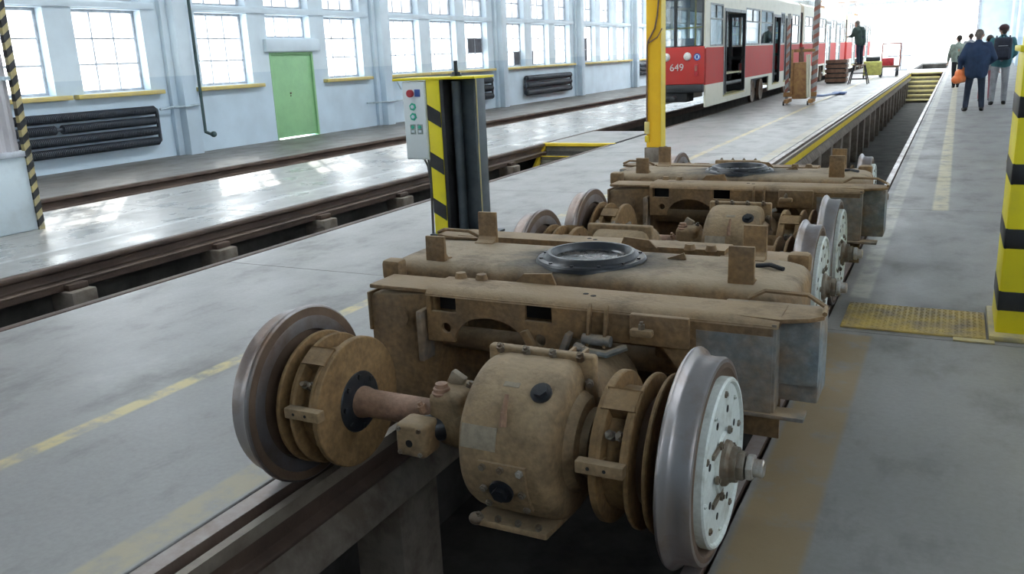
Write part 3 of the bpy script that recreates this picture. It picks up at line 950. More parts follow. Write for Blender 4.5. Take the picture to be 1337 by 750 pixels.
def make_end(bog):
    """one end of the bogie, at the -y side: wheelset, gearbox, end beam; returns the list of parts"""
    P = []
    yc = -YA
    for s in (-1, 1):
        w = empty('wheel', (0, 0, 0), parent=bog)
        P.append(w)
        def X(pr):
            return [(s * a, r) for (a, r) in pr]
        MB().lathe(X([(0.765, 0.262), (0.765, 0.346), (0.770, 0.355), (0.778, 0.358), (0.786, 0.353), (0.794, 0.340), (0.803, 0.334), (0.83, 0.331),
                      (0.856, 0.333), (0.866, 0.328), (0.868, 0.316)]), 0, yc, ZA, n=72, closed=False).build('tyre', 'tyre_steel', w, smooth=0.7)
        MB().lathe(X([(0.868, 0.316), (0.870, 0.30), (0.858, 0.285), (0.854, 0.27)]), 0, yc, ZA, n=72, closed=False).build('rim', 'tyre_side', w)
        MB().lathe(X([(0.765, 0.348), (0.764, 0.315), (0.776, 0.312), (0.776, 0.300), (0.767, 0.295), (0.767, 0.262), (0.785, 0.255), (0.785, 0.05)]), 0, yc, ZA, n=72, closed=False).build('inner_face', 'tyre_side', w)
        cov = MB().lathe(X([(0.8560, 0.272), (0.8850, 0.272), (0.8910, 0.266), (0.8910, 0.258), (0.8820, 0.252), (0.8820, 0.10), (0.8900, 0.095), (0.8900, 0.001)]), 0, yc, ZA, n=64, closed=False).build('wheel_cover', 'cover_white', w, smooth=0.5)
        for k in range(10):
            t = 2 * PI * k / 10 + 0.2
            big = k % 2 == 0
            hexbolt('bolt', (s * 0.8820, yc + 0.222 * math.cos(t), ZA + 0.222 * math.sin(t)), (s, 0, 0), 0.012 if big else 0.008, 0.006, 'bolt_steel' if big else 'cover_white', cov)
        for k in range(8):
            t = 2 * PI * k / 8 + 0.45
            MB().cyl((s * 0.8815, yc + 0.17 * math.cos(t), ZA + 0.17 * math.sin(t)), (s * 0.8835, yc + 0.17 * math.cos(t), ZA + 0.17 * math.sin(t)), 0.012, n=12).build('hole', 'dark_hole', cov)
        for k in range(6):
            t = 2 * PI * k / 6 + 0.1
            hexbolt('bolt', (s * 0.8890, yc + 0.105 * math.cos(t), ZA + 0.105 * math.sin(t)), (s, 0, 0), 0.014, 0.009, 'bolt_steel', cov)
        # locking plate bars on the cover
        for t in (2.5, 3.9):
            MB().box(s * 0.8830, s * 0.8910, yc + 0.10 * math.cos(t) - 0.06, yc + 0.10 * math.cos(t) + 0.06, ZA + 0.13 * math.sin(t) - 0.008, ZA + 0.13 * math.sin(t) + 0.008).build('lock_bar', 'bolt_steel', cov)
        hub = MB().lathe(X([(0.8880, 0.075), (0.9030, 0.072), (0.9130, 0.058), (0.9330, 0.056), (0.9330, 0.0)]), 0, yc, ZA, n=28, closed=False).build('hub', 'bolt_steel', w)
        MB().cyl((s * 0.9280, yc, ZA), (s * 0.9560, yc, ZA), 0.050, n=6).build('hub_nut', 'bolt_steel', hub, bevel=0.004)
        MB().cyl((s * 0.9600, yc, ZA), (s * 0.9820, yc, ZA), 0.044, n=6).build('castle_nut', 'nut_bright', hub, bevel=0.004)
        MB().lathe(X([(0.9780, 0.030), (1.0080, 0.029), (1.0130, 0.024), (1.0130, 0.0)]), 0, yc, ZA, n=20, closed=False).build('axle_end', 'nut_bright', hub)
        # brake disc pack
        for (a, b, r) in ((0.525, 0.553, 0.255), (0.640, 0.656, 0.258), (0.700, 0.716, 0.262)):
            d = MB().lathe(X([(a, 0.05), (a, r - 0.004), (a + 0.004, r), (b - 0.004, r), (b, r - 0.004), (b, 0.05)]), 0, yc, ZA, n=64).build('brake_disc', 'disc_rust', bog, smooth=0.5)
            P.append(d)
            if a < 0.6:
                MB().lathe(X([(a - 0.012, 0.058), (a - 0.012, 0.080), (a - 0.004, 0.118), (a + 0.002, 0.122), (a + 0.002, 0.058)]), 0, yc, ZA, n=40).build('hub_ring', 'grease_black', d)
                for k in range(8):
                    t = 2 * PI * k / 8
                    MB().cyl((s * (a - 0.014), yc + 0.10 * math.cos(t), ZA + 0.10 * math.sin(t)), (s * (a - 0.002), yc + 0.10 * math.cos(t), ZA + 0.10 * math.sin(t)), 0.011, n=6).build('bolt', 'grease_black', d)
        P.append(MB().lathe(X([(0.555, 0.05), (0.555, 0.205), (0.64, 0.205), (0.64, 0.05)]), 0, yc, ZA, n=48).build('brake_drum', 'disc_rust', bog))
        P.append(MB().lathe(X([(0.656, 0.05), (0.656, 0.18), (0.76, 0.18), (0.76, 0.05)]), 0, yc, ZA, n=40).build('hub_sleeve', 'tyre_side', bog))
        # calliper between the two inner discs, facing the end of the bogie
        cal = empty('brake_calliper', (0, 0, 0), parent=bog)
        P.append(cal)
        xa, xb = sorted((s * 0.553, s * 0.640))
        def arc(name, x0, x1, a0, a1, r0, r1, m, par, n=5):
            v, f = [], []
            for i in range(n + 1):
                t = math.radians(a0 + (a1 - a0) * i / n)
                for (x, r) in ((x0, r0), (x1, r0), (x1, r1), (x0, r1)):
                    v.append((x, yc - r * math.cos(t), ZA + r * math.sin(t)))
            f = [(0, 1, 2, 3), tuple(4 * n + k for k in (3, 2, 1, 0))]
            for i in range(n):
                for k in range(4):
                    f.append((4 * i + k, 4 * i + (k + 1) % 4, 4 * i + 4 + (k + 1) % 4, 4 * i + 4 + k))
            q = MB()
            q._add(v, f)
            return q.build(name, m, par, bevel=0.004)
        arc('bridge', xa - 0.01, xb + 0.01, 50, 68, 0.19, 0.262, 'disc_rust', cal)
        arc('cheek', xa - 0.004, xa + 0.013, 14, 52, 0.19, 0.258, 'disc_rust', cal)
        arc('cheek', xb - 0.013, xb + 0.004, 14, 52, 0.19, 0.258, 'disc_rust', cal)
        for xx in (0.32, 0.70):
            q = xa + (xb - xa) * xx
            t = math.radians(33)
            hexbolt('bolt', (q, yc - 0.20 * math.cos(t), ZA + 0.20 * math.sin(t)), (0, -math.cos(t), math.sin(t)), 0.017, 0.04, 'bolt_steel', cal)
        xo, xi = sorted((s * 0.495, s * 0.652))
        bar = MB().box(xo, xi, yc - 0.285, yc - 0.245, ZA + 0.025, ZA + 0.066).build('clamp_bar', 'gear_brown', cal, bevel=0.005)
        for xx in (0.28, 0.62):
            q = xo + (xi - xo) * xx
            MB().cyl((q, yc - 0.2865, ZA + 0.046), (q, yc - 0.28, ZA + 0.046), 0.006, n=8).build('bolt_hole', 'dark_hole', bar)
    # axle
    ax = MB().lathe([(-0.72, 0.0), (-0.72, 0.062), (-0.50, 0.062), (-0.47, 0.054), (0.47, 0.054), (0.50, 0.062), (0.72, 0.062), (0.72, 0.0)], 0, yc, ZA, n=32, closed=False).build('axle', 'shaft_rust', bog)
    P.append(ax)
    # ---------------- gearbox
    g = empty('gearbox', (0, 0, 0), parent=bog)
    P.append(g)
    gy, gz, R_ = yc - 0.02, ZA + 0.003, 0.275
    MB().lathe([(0.065, 0.05), (0.065, 0.20), (0.068, 0.235), (0.082, 0.258), (0.105, 0.270), (0.14, R_), (0.36, R_), (0.385, 0.268), (0.402, 0.25),
                (0.410, 0.22), (0.415, 0.175), (0.43, 0.165), (0.445, 0.155), (0.45, 0.12), (0.475, 0.115), (0.48, 0.06)], 0, gy, gz, n=72, closed=False).build('casing', 'gear_brown', g, smooth=0.8)
    MB().lathe([(-0.135, 0.058), (-0.135, 0.088), (-0.11, 0.105), (-0.02, 0.115), (0.0, 0.105), (0.01, 0.098), (0.05, 0.10), (0.075, 0.115)], 0, gy + 0.02, gz, n=36, closed=False).build('bearing_neck', 'gear_brown', g, smooth=0.8)
    # bearing housing with its caps
    hz = MB().box(-0.15, 0.0, gy - 0.085, gy + 0.10, gz - 0.05, gz + 0.128).build('bearing_housing', 'gear_brown', g, bevel=0.035, seg=4)
    MB().lathe([(0.0, 0.0), (0.0, 0.034), (0.012, 0.036), (0.016, 0.030), (0.028, 0.030), (0.032, 0.024), (0.045, 0.022), (0.048, 0.0)], -0.105, gy - 0.045, gz + 0.108, 'Z', n=20, closed=False).build('filler_cap', 'shaft_rust', hz)
    MB().box(-0.115, -0.055, gy + 0.02, gy + 0.05, gz + 0.115, gz + 0.168, rot=Matrix.Rotation(0.5, 3, 'Y')).build('lifting_lug', 'name_plate', hz, bevel=0.006)
    hexbolt('bolt', (-0.155, gy - 0.09, gz + 0.055), (-0.3, -0.3, 1), 0.016, 0.028, 'shaft_rust', hz)
    hexbolt('bolt', (-0.03, gy + 0.02, gz + 0.12), (0.4, 0, 1), 0.014, 0.02, 'bolt_steel', hz)
    tb = MB().box(-0.225, -0.10, gy - 0.185, gy - 0.075, gz - 0.085, gz + 0.040).build('speed_sensor_box', 'gear_brown', g, bevel=0.02, seg=3)
    for (u, v) in ((-0.205, 0.022), (-0.122, 0.022), (-0.205, -0.066), (-0.122, -0.066)):
        hexbolt('bolt', (u, gy - 0.183, gz + v), (0, -1, 0), 0.009, 0.008, 'bolt_steel', tb)
    MB().cyl((-0.165, gy - 0.187, gz - 0.03), (-0.165, gy - 0.183, gz - 0.03), 0.014, n=12).build('port', 'dark_hole', tb)
    MB().cyl((-0.155, gy - 0.10, gz - 0.01), (-0.08, gy - 0.03, gz - 0.01), 0.05, n=16).build('sensor_arm', 'grease_black', tb)
    # things on the drum: at (x, angle up from the -y side)
    def on(x, a, up=0.0):
        t = math.radians(a)
        return Vector((x, gy - (R_ + up) * math.cos(t), gz + (R_ + up) * math.sin(t))), Vector((0, -math.cos(t), math.sin(t)))
    def pad(name, x0, x1, a0, a1, h, m, par, n=5):
        mb = MB()
        v = []
        for i in range(n + 1):
            a = a0 + (a1 - a0) * i / n
            for (x, u) in ((x0, -0.004), (x1, -0.004), (x1, h), (x0, h)):
                v.append(tuple(on(x, a, u)[0]))
        f = [(0, 1, 2, 3), tuple(4 * n + k for k in (3, 2, 1, 0))]
        for i in range(n):
            for k in range(4):
                f.append((4 * i + k, 4 * i + (k + 1) % 4, 4 * i + 4 + (k + 1) % 4, 4 * i + 4 + k))
        mb._add(v, f)
        return mb.build(name, m, par, smooth=0.7)
    pad('name_plate', 0.097, 0.225, 9.5, 25.5, 0.003, 'name_plate', g)
    pad('tag_plate', 0.205, 0.262, 55.5, 59.5, 0.002, 'name_plate', g, 2)
    cp = pad('cover_plate', 0.165, 0.335, -35, 2.5, 0.012, 'gear_brown', g, 8)
    for (x, a) in ((0.185, -1), (0.25, -1), (0.318, -1), (0.318, -17), (0.318, -32), (0.18, -32), (0.18, -17)):
        p0, d0 = on(x, a, 0.012)
        hexbolt('bolt', p0, d0, 0.013, 0.010, 'nut_bright' if (x, a) == (0.318, -1) else 'bolt_steel', cp)
    p0, d0 = on(0.245, -17, 0.012)
    MB().cyl(p0, p0 + d0 * 0.012, 0.042, n=18).cyl(p0 + d0 * 0.012, p0 + d0 * 0.03, 0.026, n=6).build('drain_plug', 'grease_black', cp)
    p0, d0 = on(0.345, 54, -0.002)
    plug = MB().cyl(p0, p0 + d0 * 0.010, 0.036, n=16).cyl(p0 + d0 * 0.010, p0 + d0 * 0.026, 0.024, n=6).build('oil_plug', 'grease_black', g)
    q = [on(0.245, 47, 0.03)[0], on(0.242, 36, 0.012)[0], on(0.245, 27, 0.004)[0]]
    MB().cyl(q[0], q[1], 0.007, 0.011, n=8).cyl(q[1], q[2], 0.011, 0.013, n=8).build('dip_stick', 'shaft_rust', g)
    # split flange at the back of the drum, bolted
    fl = MB().box(0.05, 0.45, gy + 0.035, gy + 0.075, gz - 0.02, gz + 0.292).build('split_flange', 'gear_brown', g, bevel=0.012, seg=3)
    for k in range(4):
        hexbolt('bolt', (0.10 + 0.10 * k, gy + 0.04, gz + 0.275), (0, -0.6, 1), 0.015, 0.022, 'bolt_steel', fl)
    for (x, z_) in ((0.43, 0.20), (0.435, 0.10), (0.435, 0.02)):
        hexbolt('bolt', (x, gy + 0.035, gz + z_), (0.4, -1, 0), 0.015, 0.02, 'bolt_steel', fl)
    sk = MB().box(0.085, 0.37, gy - 0.215, gy + 0.05, gz - 0.288, gz - 0.262, rot=Matrix.Rotation(-0.10, 3, 'X')).build('sump_flange', 'gear_brown', g, bevel=0.01)
    for k in range(4):
        hexbolt('bolt', (0.11 + 0.075 * k, gy - 0.20, gz - 0.245), (0, -0.3, 1), 0.012, 0.012, 'bolt_steel', sk)
    MB().ball((0.10, gy - 0.20, gz - 0.255), (0.028, 0.025, 0.022)).build('drain_boss', 'bolt_steel', sk)
    # bevel housing back to the motor
    MB().lathe([(0.05, 0.235), (0.14, 0.21), (0.22, 0.16), (0.30, 0.14), (0.34, 0.17), (0.62, 0.17), (0.62, 0.0)], 0.24, gy, gz - 0.03, 'Y', n=36, closed=False).build('pinion_housing', 'bogie_brown', g, smooth=0.7)
    lg = MB().box(0.275, 0.288, gy + 0.17, gy + 0.27, gz + 0.10, gz + 0.235).box(0.325, 0.338, gy + 0.17, gy + 0.27, gz + 0.10, gz + 0.235)
    lg.cyl((0.26, gy + 0.22, gz + 0.18), (0.35, gy + 0.22, gz + 0.18), 0.014, n=10).build('suspension_lug', 'bogie_brown', g, bevel=0.004)
    # ---------------- end beam
    fy = -0.62
    b = empty('end_beam', (0, 0, 0), parent=bog)
    P.append(b)
    arch = [(-0.215 + 0.172 * math.cos(PI - PI * k / 12), 0.432 + 0.122 * math.sin(PI - PI * k / 12)) for k in range(13)]
    outer = [(-0.52, 0.640), (-0.52, 0.425)] + arch + [(0.115, 0.425), (0.145, 0.515), (0.39, 0.515), (0.53, 0.515), (0.585, 0.44), (0.615, 0.375), (0.63, 0.31), (0.94, 0.31), (0.94, 0.640)]
    holes = [rect(-0.495, -0.372, 0.563, 0.628)[::-1], rect(-0.046, 0.072, 0.563, 0.628)[::-1],
             circle(-0.425, 0.492, 0.022)[::-1], circle(0.018, 0.485, 0.025)[::-1]]
    fp = plate('front_plate', outer, holes, fy, 0.022, 'bogie_brown', b, bevel=0.003)
    MB().box(-0.51, 0.93, fy + 0.10, fy + 0.115, 0.545, 0.63).build('hollow_shade', 'dark_hole', b)  # black sheet that paints the shade inside the hollow beam
    MB().box(-0.80, 0.93, fy + 0.245, fy + 0.26, 0.10, 0.63).build('back_plate', 'bogie_brown', b)
    prof = [(fy + 0.20, 0.640), (fy + 0.20, 0.662)] + [(fy + 0.045 - 0.045 * math.sin(t), 0.617 + 0.045 * math.cos(t)) for t in [k * PI / 12 for k in range(7)]] + [(fy + 0.02, 0.617), (fy + 0.02, 0.64)]
    # rounded top member running the length of the beam
    MB().prism([(fy + 0.205, 0.635), (fy + 0.205, 0.664), (fy + 0.06, 0.664), (fy + 0.03, 0.660), (fy + 0.008, 0.648), (fy - 0.004, 0.630), (fy + 0.02, 0.630)], -0.52, 0.955, 'X').build('top_flange', 'bogie_brown', b, smooth=0.9)
    MB().prism([(0.955, fy + 0.02), (1.05, fy + 0.06), (1.095, fy + 0.11), (1.095, fy + 0.20), (0.955, fy + 0.24), (0.80, fy + 0.24), (0.80, fy + 0.03)], 0.645, 0.662, 'Z').build('corner_plate', 'bogie_brown', b, bevel=0.003)
    # bent strip edging the corner plate
    MB().tube([(0.80, fy + 0.235, 0.668), (0.86, fy + 0.25, 0.70), (1.02, fy + 0.235, 0.70), (1.09, fy + 0.19, 0.672), (1.095, fy + 0.11, 0.668)], 0.009, n=6).build('edge_strip', 'bogie_brown', b)
    # grey outer end: set-back side panel, skirt plate
    MB().box(0.94, 1.085, fy + 0.085, fy + 0.105, 0.395, 0.646).build('end_panel', 'bogie_grey', b, bevel=0.003)
    MB().box(0.932, 0.948, fy, fy + 0.10, 0.31, 0.646).build('end_web', 'bogie_grey', b)
    MB().prism([(0.70, 0.305), (0.938, 0.305), (0.938, 0.60), (0.66, 0.60), (0.665, 0.42)], fy - 0.004, fy, 'Y').build('grey_facing', 'bogie_grey', b)
    MB().box(0.70, 1.085, fy + 0.11, fy + 0.32, 0.32, 0.64).build('corner_box', 'bogie_grey', b, bevel=0.01)
    MB().box(0.80, 1.055, fy - 0.015, fy + 0.075, 0.292, 0.308).build('foot_plate', 'bogie_grey', b, bevel=0.003)
    # left end: dropped bracket beside the wheel
    le = MB().prism([(-0.87, 0.56), (-0.85, 0.595), (-0.52, 0.62), (-0.52, 0.03), (-0.80, 0.03), (-0.86, 0.20), (-0.87, 0.38)], fy + 0.07, fy + 0.27, 'Y').build('end_bracket', 'bogie_brown', b, bevel=0.012, seg=3)
    MB().box(-0.85, -0.50, fy + 0.05, fy + 0.25, 0.622, 0.642).build('bracket_cap', 'bogie_brown', b, bevel=0.006)
    MB().box(-0.875, -0.86, fy + 0.06, fy + 0.29, 0.42, 0.60).build('bracket_side', 'bogie_brown', b, bevel=0.004)
    MB().box(-0.565, -0.535, fy - 0.02, fy + 0.08, 0.33, 0.56).build('guide_bar', 'bogie_grey', b, bevel=0.008)
    MB().lathe([(0, 0.0), (0, 0.05), (0.02, 0.045), (0.03, 0.02), (0.03, 0.0)], -0.70, fy + 0.045, 0.50, 'Y', n=18, closed=False).build('boss', 'bogie_brown', le)
    MB().box(-0.93, -0.83, fy + 0.26, fy + 0.34, 0.60, 0.70).build('stop_block', 'bogie_brown', b, bevel=0.02, seg=2)
    # cheeks of the arch and small brackets on the beam front
    MB().prism([(-0.06, 0.52), (0.0, 0.405), (0.04, 0.405), (-0.03, 0.53)], fy - 0.03, fy, 'Y').build('arch_rib', 'bogie_brown', b, bevel=0.004)
    MB().prism([(0.10, 0.425), (0.15, 0.545), (0.17, 0.535), (0.13, 0.425)], fy - 0.045, fy, 'Y').build('arch_rib', 'bogie_grey', b, bevel=0.004)
    for x in (0.235, 0.305):
        MB().prism([(fy, 0.665), (fy - 0.02, 0.645), (fy - 0.05, 0.50), (fy, 0.50)], x, x + 0.014, 'X').build('hanger_cheek', 'bogie_brown', b, bevel=0.003)
    MB().cyl((0.22, fy - 0.03, 0.525), (0.335, fy - 0.03, 0.525), 0.022, n=14).build('hanger_pin', 'bogie_grey', b)
    MB().tube([(0.20, fy - 0.05, 0.50), (0.24, fy - 0.075, 0.495), (0.25, fy - 0.07, 0.44), (0.25, fy - 0.05, 0.38)], 0.017).tube([(0.24, fy - 0.075, 0.495), (0.33, fy - 0.07, 0.485), (0.40, fy - 0.03, 0.51)], 0.014).build('brake_link', 'bogie_grey', b)
    br = MB().box(0.41, 0.64, fy - 0.03, fy, 0.525, 0.645).build('bracket_plate', 'bogie_brown', b, bevel=0.008, seg=2)
    MB().box(0.42, 0.51, fy - 0.065, fy - 0.028, 0.565, 0.595).build('clamp', 'gear_brown', br, bevel=0.01)
    hexbolt('bolt', (0.465, fy - 0.048, 0.594), (0, 0, 1), 0.013, 0.02, 'bolt_steel', br)
    # two small holes in the top flange
    for (x, y_) in ((0.175, 0.12), (0.215, 0.10)):
        MB().cyl((x, fy + y_, 0.6635), (x, fy + y_, 0.6650), 0.012, n=12).build('bolt_hole', 'dark_hole', b)
    MB().prism([(-0.19, 0.662), (-0.15, 0.70), (-0.02, 0.71), (0.0, 0.662)], fy + 0.212, fy + 0.225, 'Y').build('guard_strip', 'bogie_brown', b)
    for x in (-0.455, -0.35):
        MB().cyl((x, fy + 0.20, 0.66), (x, fy + 0.20, 0.688), 0.03, 0.022, n=12).build('stud', 'bogie_brown', b)
    # lower equaliser pipe seen through the arches
    MB().cyl((-0.75, fy + 0.16, 0.40), (0.80, fy + 0.16, 0.40), 0.05, n=16).build('cross_tube', 'bogie_brown', b)
    return P

def make_bogie(name, label):
    bog = empty(name, (0, 0, 0), label=label, cat='bogie', group='bogies standing over the near pit')
    parts = make_end(bog)
    for p_ in parts:                                   # the other end is the same, turned half round
        dup(p_, bog, rz=PI)
    for s in (-1, 1):
        MB().box(s * 0.52 - 0.06, s * 0.52 + 0.06, -0.50, 0.50, 0.36, 0.56).build('side_frame', 'bogie_brown', bog, bevel=0.015)
    # bolster: long crowned beam with rounded ends
    L_, W_, rr = 0.955, 0.275, 0.12
    plan = []
    for (cx, cy, a0) in ((L_ - rr, W_ - rr, 0), (-L_ + rr, W_ - rr, 90), (-L_ + rr, -W_ + rr, 180), (L_ - rr, -W_ + rr, 270)):
        for k in range(7):
            t = math.radians(a0 + 15 * k)
            plan.append((cx + rr * math.cos(t), cy + rr * math.sin(t)))
    mb = MB()
    lev = [(0.50, 0.0), (0.62, 0.0), (0.648, 0.006), (0.668, 0.022), (0.680, 0.048), (0.684, 0.075)]
    v, f = [], []
    n = len(plan)
    for (z, ins) in lev:
        for (x, y) in plan:
            v.append((x * (1 - ins / L_), y * (1 - ins / W_), z))
    for j in range(len(lev) - 1):
        for i in range(n):
            f.append((j * n + i, j * n + (i + 1) % n, (j + 1) * n + (i + 1) % n, (j + 1) * n + i))
    f += [tuple(range(n))[::-1], tuple(range((len(lev) - 1) * n, len(lev) * n))]
    mb._add(v, f)
    bol = mb.build('bolster', 'bolster_brown', bog, smooth=0.9)
    MB().lathe([(-0.01, 0.258), (0.006, 0.254), (0.014, 0.246), (0.016, 0.222), (0.022, 0.214), (0.034, 0.208), (0.040, 0.200), (0.040, 0.188), (0.034, 0.182), (0.016, 0.176), (0.010, 0.172)], 0, 0, 0.685, 'Z', n=72, closed=False).build('centre_bowl_rim', 'grease_black', bol, smooth=0.5)
    MB().lathe([(0.010, 0.173), (0.004, 0.165), (0.002, 0.10), (0.002, 0.0)], 0, 0, 0.685, 'Z', n=48, closed=False).build('centre_bowl', 'bowl_grease', bol)
    for k in range(12):
        t_ = 2 * PI * k / 12
        MB().cyl((0.231 * math.cos(t_), 0.231 * math.sin(t_), 0.698), (0.231 * math.cos(t_), 0.231 * math.sin(t_), 0.706), 0.009, n=6).build('rim_bolt', 'grease_black', bol)
    for (x, y, h, fl) in ((-0.705, -0.225, 0.115, 1), (0.735, -0.225, 0.150, 1), (-0.66, 0.235, 0.155, -1), (0.70, 0.235, 0.150, -1)):
        lug = MB()
        # upright with a foot that curves on to the bolster
        pr = [(0.0, h), (0.018, h), (0.020, 0.03), (0.035, 0.012), (0.07, 0.004), (0.07, -0.006), (0.01, -0.03), (-0.004, 0.0)]
        lug.prism([(y + fl * a, 0.684 + b) for (a, b) in pr], x - 0.052, x + 0.052, 'X').build('stop_lug', 'bogie_brown', bol, bevel=0.004)
    MB().prism([(0.33, 0.686), (0.42, 0.686), (0.41, 0.715)], 0.10, 0.112, 'Y').build('weld_tab', 'bogie_brown', bol)
    MB().tube([(0.74, 0.06, 0.69), (0.80, 0.05, 0.70), (0.86, 0.02, 0.692)], 0.01).build('wire_end', 'grease_black', bol)
    return bog

bogie = make_bogie('tram_bogie', 'rusty brown tram bogie with drum gearbox in the foreground over the pit')
bogie.location = (-1.452, 3.625, 0.0)
b2 = dup(bogie, None, loc=(-1.452, 6.725, 0.0))
tag(b2, 'second rusty tram bogie parked close behind the nearest one')

# ================================================================== POSTS AND POLES
# yellow and black jack post with control box
p = empty('striped_post', (-4.05, 6.95, 0), label='dark steel jack post with yellow and black striped edge behind the front bogie', cat='post')
MB().box(-0.25, -0.235, -0.10, 0.22, 0, 1.44).build('web', 'post_steel', p)
fl = MB().box(-0.262, -0.125, -0.125, -0.10, 0, 1.44).build('striped_flange', 'stripe_yellow', p, bevel=0.003)
for z in (0.365, 0.795, 1.225):
    MB().prism([(-0.263, z), (-0.124, z - 0.075), (-0.124, z - 0.215), (-0.263, z - 0.14)], -0.1275, -0.124, 'Y').build('stripe', 'stripe_black', fl, smooth=0)
MB().box(-0.235, 0.225, 0.05, 0.075, 0, 1.44).build('back_plate', 'post_steel', p, bevel=0.003)
MB().box(-0.124, -0.085, -0.12, 0.05, 0, 1.44).build('guide', 'stripe_black', p, bevel=0.004)
MB().cyl((-0.02, 0.0, 0.02), (-0.02, 0.0, 1.42), 0.045, n=20).build('screw_tube', 'post_steel', p)
MB().box(0.205, 0.235, -0.08, 0.075, 0, 1.44).build('edge_flange', 'post_steel', p, bevel=0.003)
MB().box(0.228, 0.238, -0.083, -0.075, 0, 1.44).build('edge_line', 'worn_yellow', p)
MB().box(-0.62, 0.25, -0.135, 0.24, 1.44, 1.462).build('top_plate', 'stripe_yellow', p, bevel=0.004)
MB().cyl((-0.04, 0.05, 1.462), (-0.04, 0.05, 1.50), 0.055, 0.035, n=16).cyl((-0.04, 0.05, 1.50), (-0.04, 0.05, 1.60), 0.02, n=10).build('top_bearing', 'grease_black', p)
MB().box(-0.30, 0.28, -0.16, 0.26, 0, 0.02).build('base_plate', 'post_steel', p)
bx = empty('control_box', (-4.45, 6.93, 0.72), label='grey control box with green buttons hung on the striped post', cat='control box')
MB().box(-0.125, 0.125, -0.10, 0.10, 0, 0.71).build('housing', 'box_grey', bx, bevel=0.008)
MB().box(-0.113, 0.118, -0.113, -0.10, 0.012, 0.70).build('door', 'box_grey', bx, bevel=0.005)
MB().cyl((-0.025, -0.113, 0.605), (-0.025, -0.140, 0.605), 0.034, n=20).build('stop_button', 'btn_red', bx)
MB().box(0.018, 0.075, -0.118, -0.112, 0.575, 0.640).build('blue_switch_plate', 'btn_blue', bx)
for z in (0.485, 0.395):
    o = MB().cyl((-0.012, -0.113, z), (-0.012, -0.122, z), 0.036, n=6).build('hexagon_button', 'btn_green', bx)
    MB().cyl((-0.012, -0.122, z), (-0.012, -0.128, z), 0.018, n=6).build('button_face', 'frame_white', o)
for x in (-0.025, 0.052):
    o = MB().box(x - 0.028, x + 0.028, -0.118, -0.112, 0.235, 0.325).build('indicator_plate', 'btn_grey', bx)
    MB().cyl((x, -0.118, 0.30), (x, -0.124, 0.30), 0.016, n=14).build('lamp', 'btn_green', o)
    MB().box(x - 0.015, x + 0.015, -0.122, -0.118, 0.25, 0.272).build('legend', 'frame_white', o)
cb = MB().tube([(-4.34, 6.88, 0.72), (-4.345, 6.86, 0.60), (-4.335, 6.84, 0.45), (-4.34, 6.83, 0.02)], 0.012, 6)
cb.tube([(-4.37, 6.88, 0.72), (-4.35, 6.85, 0.62), (-4.345, 6.85, 0.5)], 0.010, 6)
cb.tube([(-4.42, 6.88, 0.73), (-4.37, 6.86, 0.66), (-4.35, 6.85, 0.55)], 0.010, 6)
tag(cb.build('control_cable', 'cable'), 'thin cables dropping from the control box down the striped post', 'cable')

# tall yellow pole
p = empty('yellow_pole', (-3.97, 12.6, 0), label='tall orange yellow square pole in front of the tram', cat='pole')
MB().box(-0.115, 0.105, -0.10, 0.12, 0.22, 6.6).build('shaft', 'pole_yellow', p, bevel=0.012)
MB().box(-0.14, 0.14, -0.12, 0.14, 0.0, 0.22).build('foot', 'post_concrete', p, bevel=0.01)
MB().box(0.106, 0.112, -0.10, 0.12, 0.22, 6.6).build('edge_plate', 'yellow_paint', p)
MB().box(-0.135, -0.06, -0.135, -0.10, 0.42, 0.60).build('socket', 'sill_yellow', p, bevel=0.008)
MB().box(-0.13, -0.065, -0.13, -0.10, 0.30, 0.40).build('socket', 'yellow_paint', p, bevel=0.008)
MB().tube([(-0.10, -0.118, 0.60), (-0.095, -0.118, 1.65), (-0.08, -0.118, 1.75), (0.02, -0.118, 1.92), (0.06, -0.118, 2.1), (0.10, -0.118, 2.6)], 0.013, 6).build('cable_run', 'trolley_brown', p)
MB().tube([(-0.085, -0.118, 1.72), (0.06, -0.118, 1.80), (0.13, -0.118, 1.92)], 0.009, 6).build('cable_run', 'trolley_brown', p)

# big striped pillar on the right
p = empty('striped_pillar', (0.592, 5.42, 0), label='thick yellow and black striped jack pillar at the right edge', cat='pillar')
body = MB().box(-0.30, 0.30, -0.22, 0.28, 0, 1.52).build('body', 'stripe_yellow', p, bevel=0.012)
for k in range(4):
    z = 0.15 + 0.345 * k
    MB().box(-0.3025, 0.3025, -0.2225, 0.2825, z, z + 0.118).build('stripe', 'stripe_black', body, bevel=0.012)
MB().box(-0.33, 0.34, -0.30, 0.32, 0.0, 0.03).build('base_plate', 'worn_yellow', p, bevel=0.005)
MB().box(-0.32, 0.32, -0.24, 0.30, 1.52, 1.55).build('cap', 'stripe_yellow', p, bevel=0.005)
p = empty('yellow_stand', (0.86, 12.9, 0), label='slim yellow stand further back beyond the striped pillar', cat='post')
MB().box(-0.16, 0.16, -0.14, 0.14, 0.03, 1.60).build('body', 'stripe_yellow', p, bevel=0.01)
MB().box(-0.2, 0.2, -0.2, 0.2, 0, 0.03).build('base_plate', 'worn_yellow', p)
MB().box(-0.13, 0.13, -0.16, -0.14, 0.5, 0.9).build('warning_panel', 'bag_orange', p)
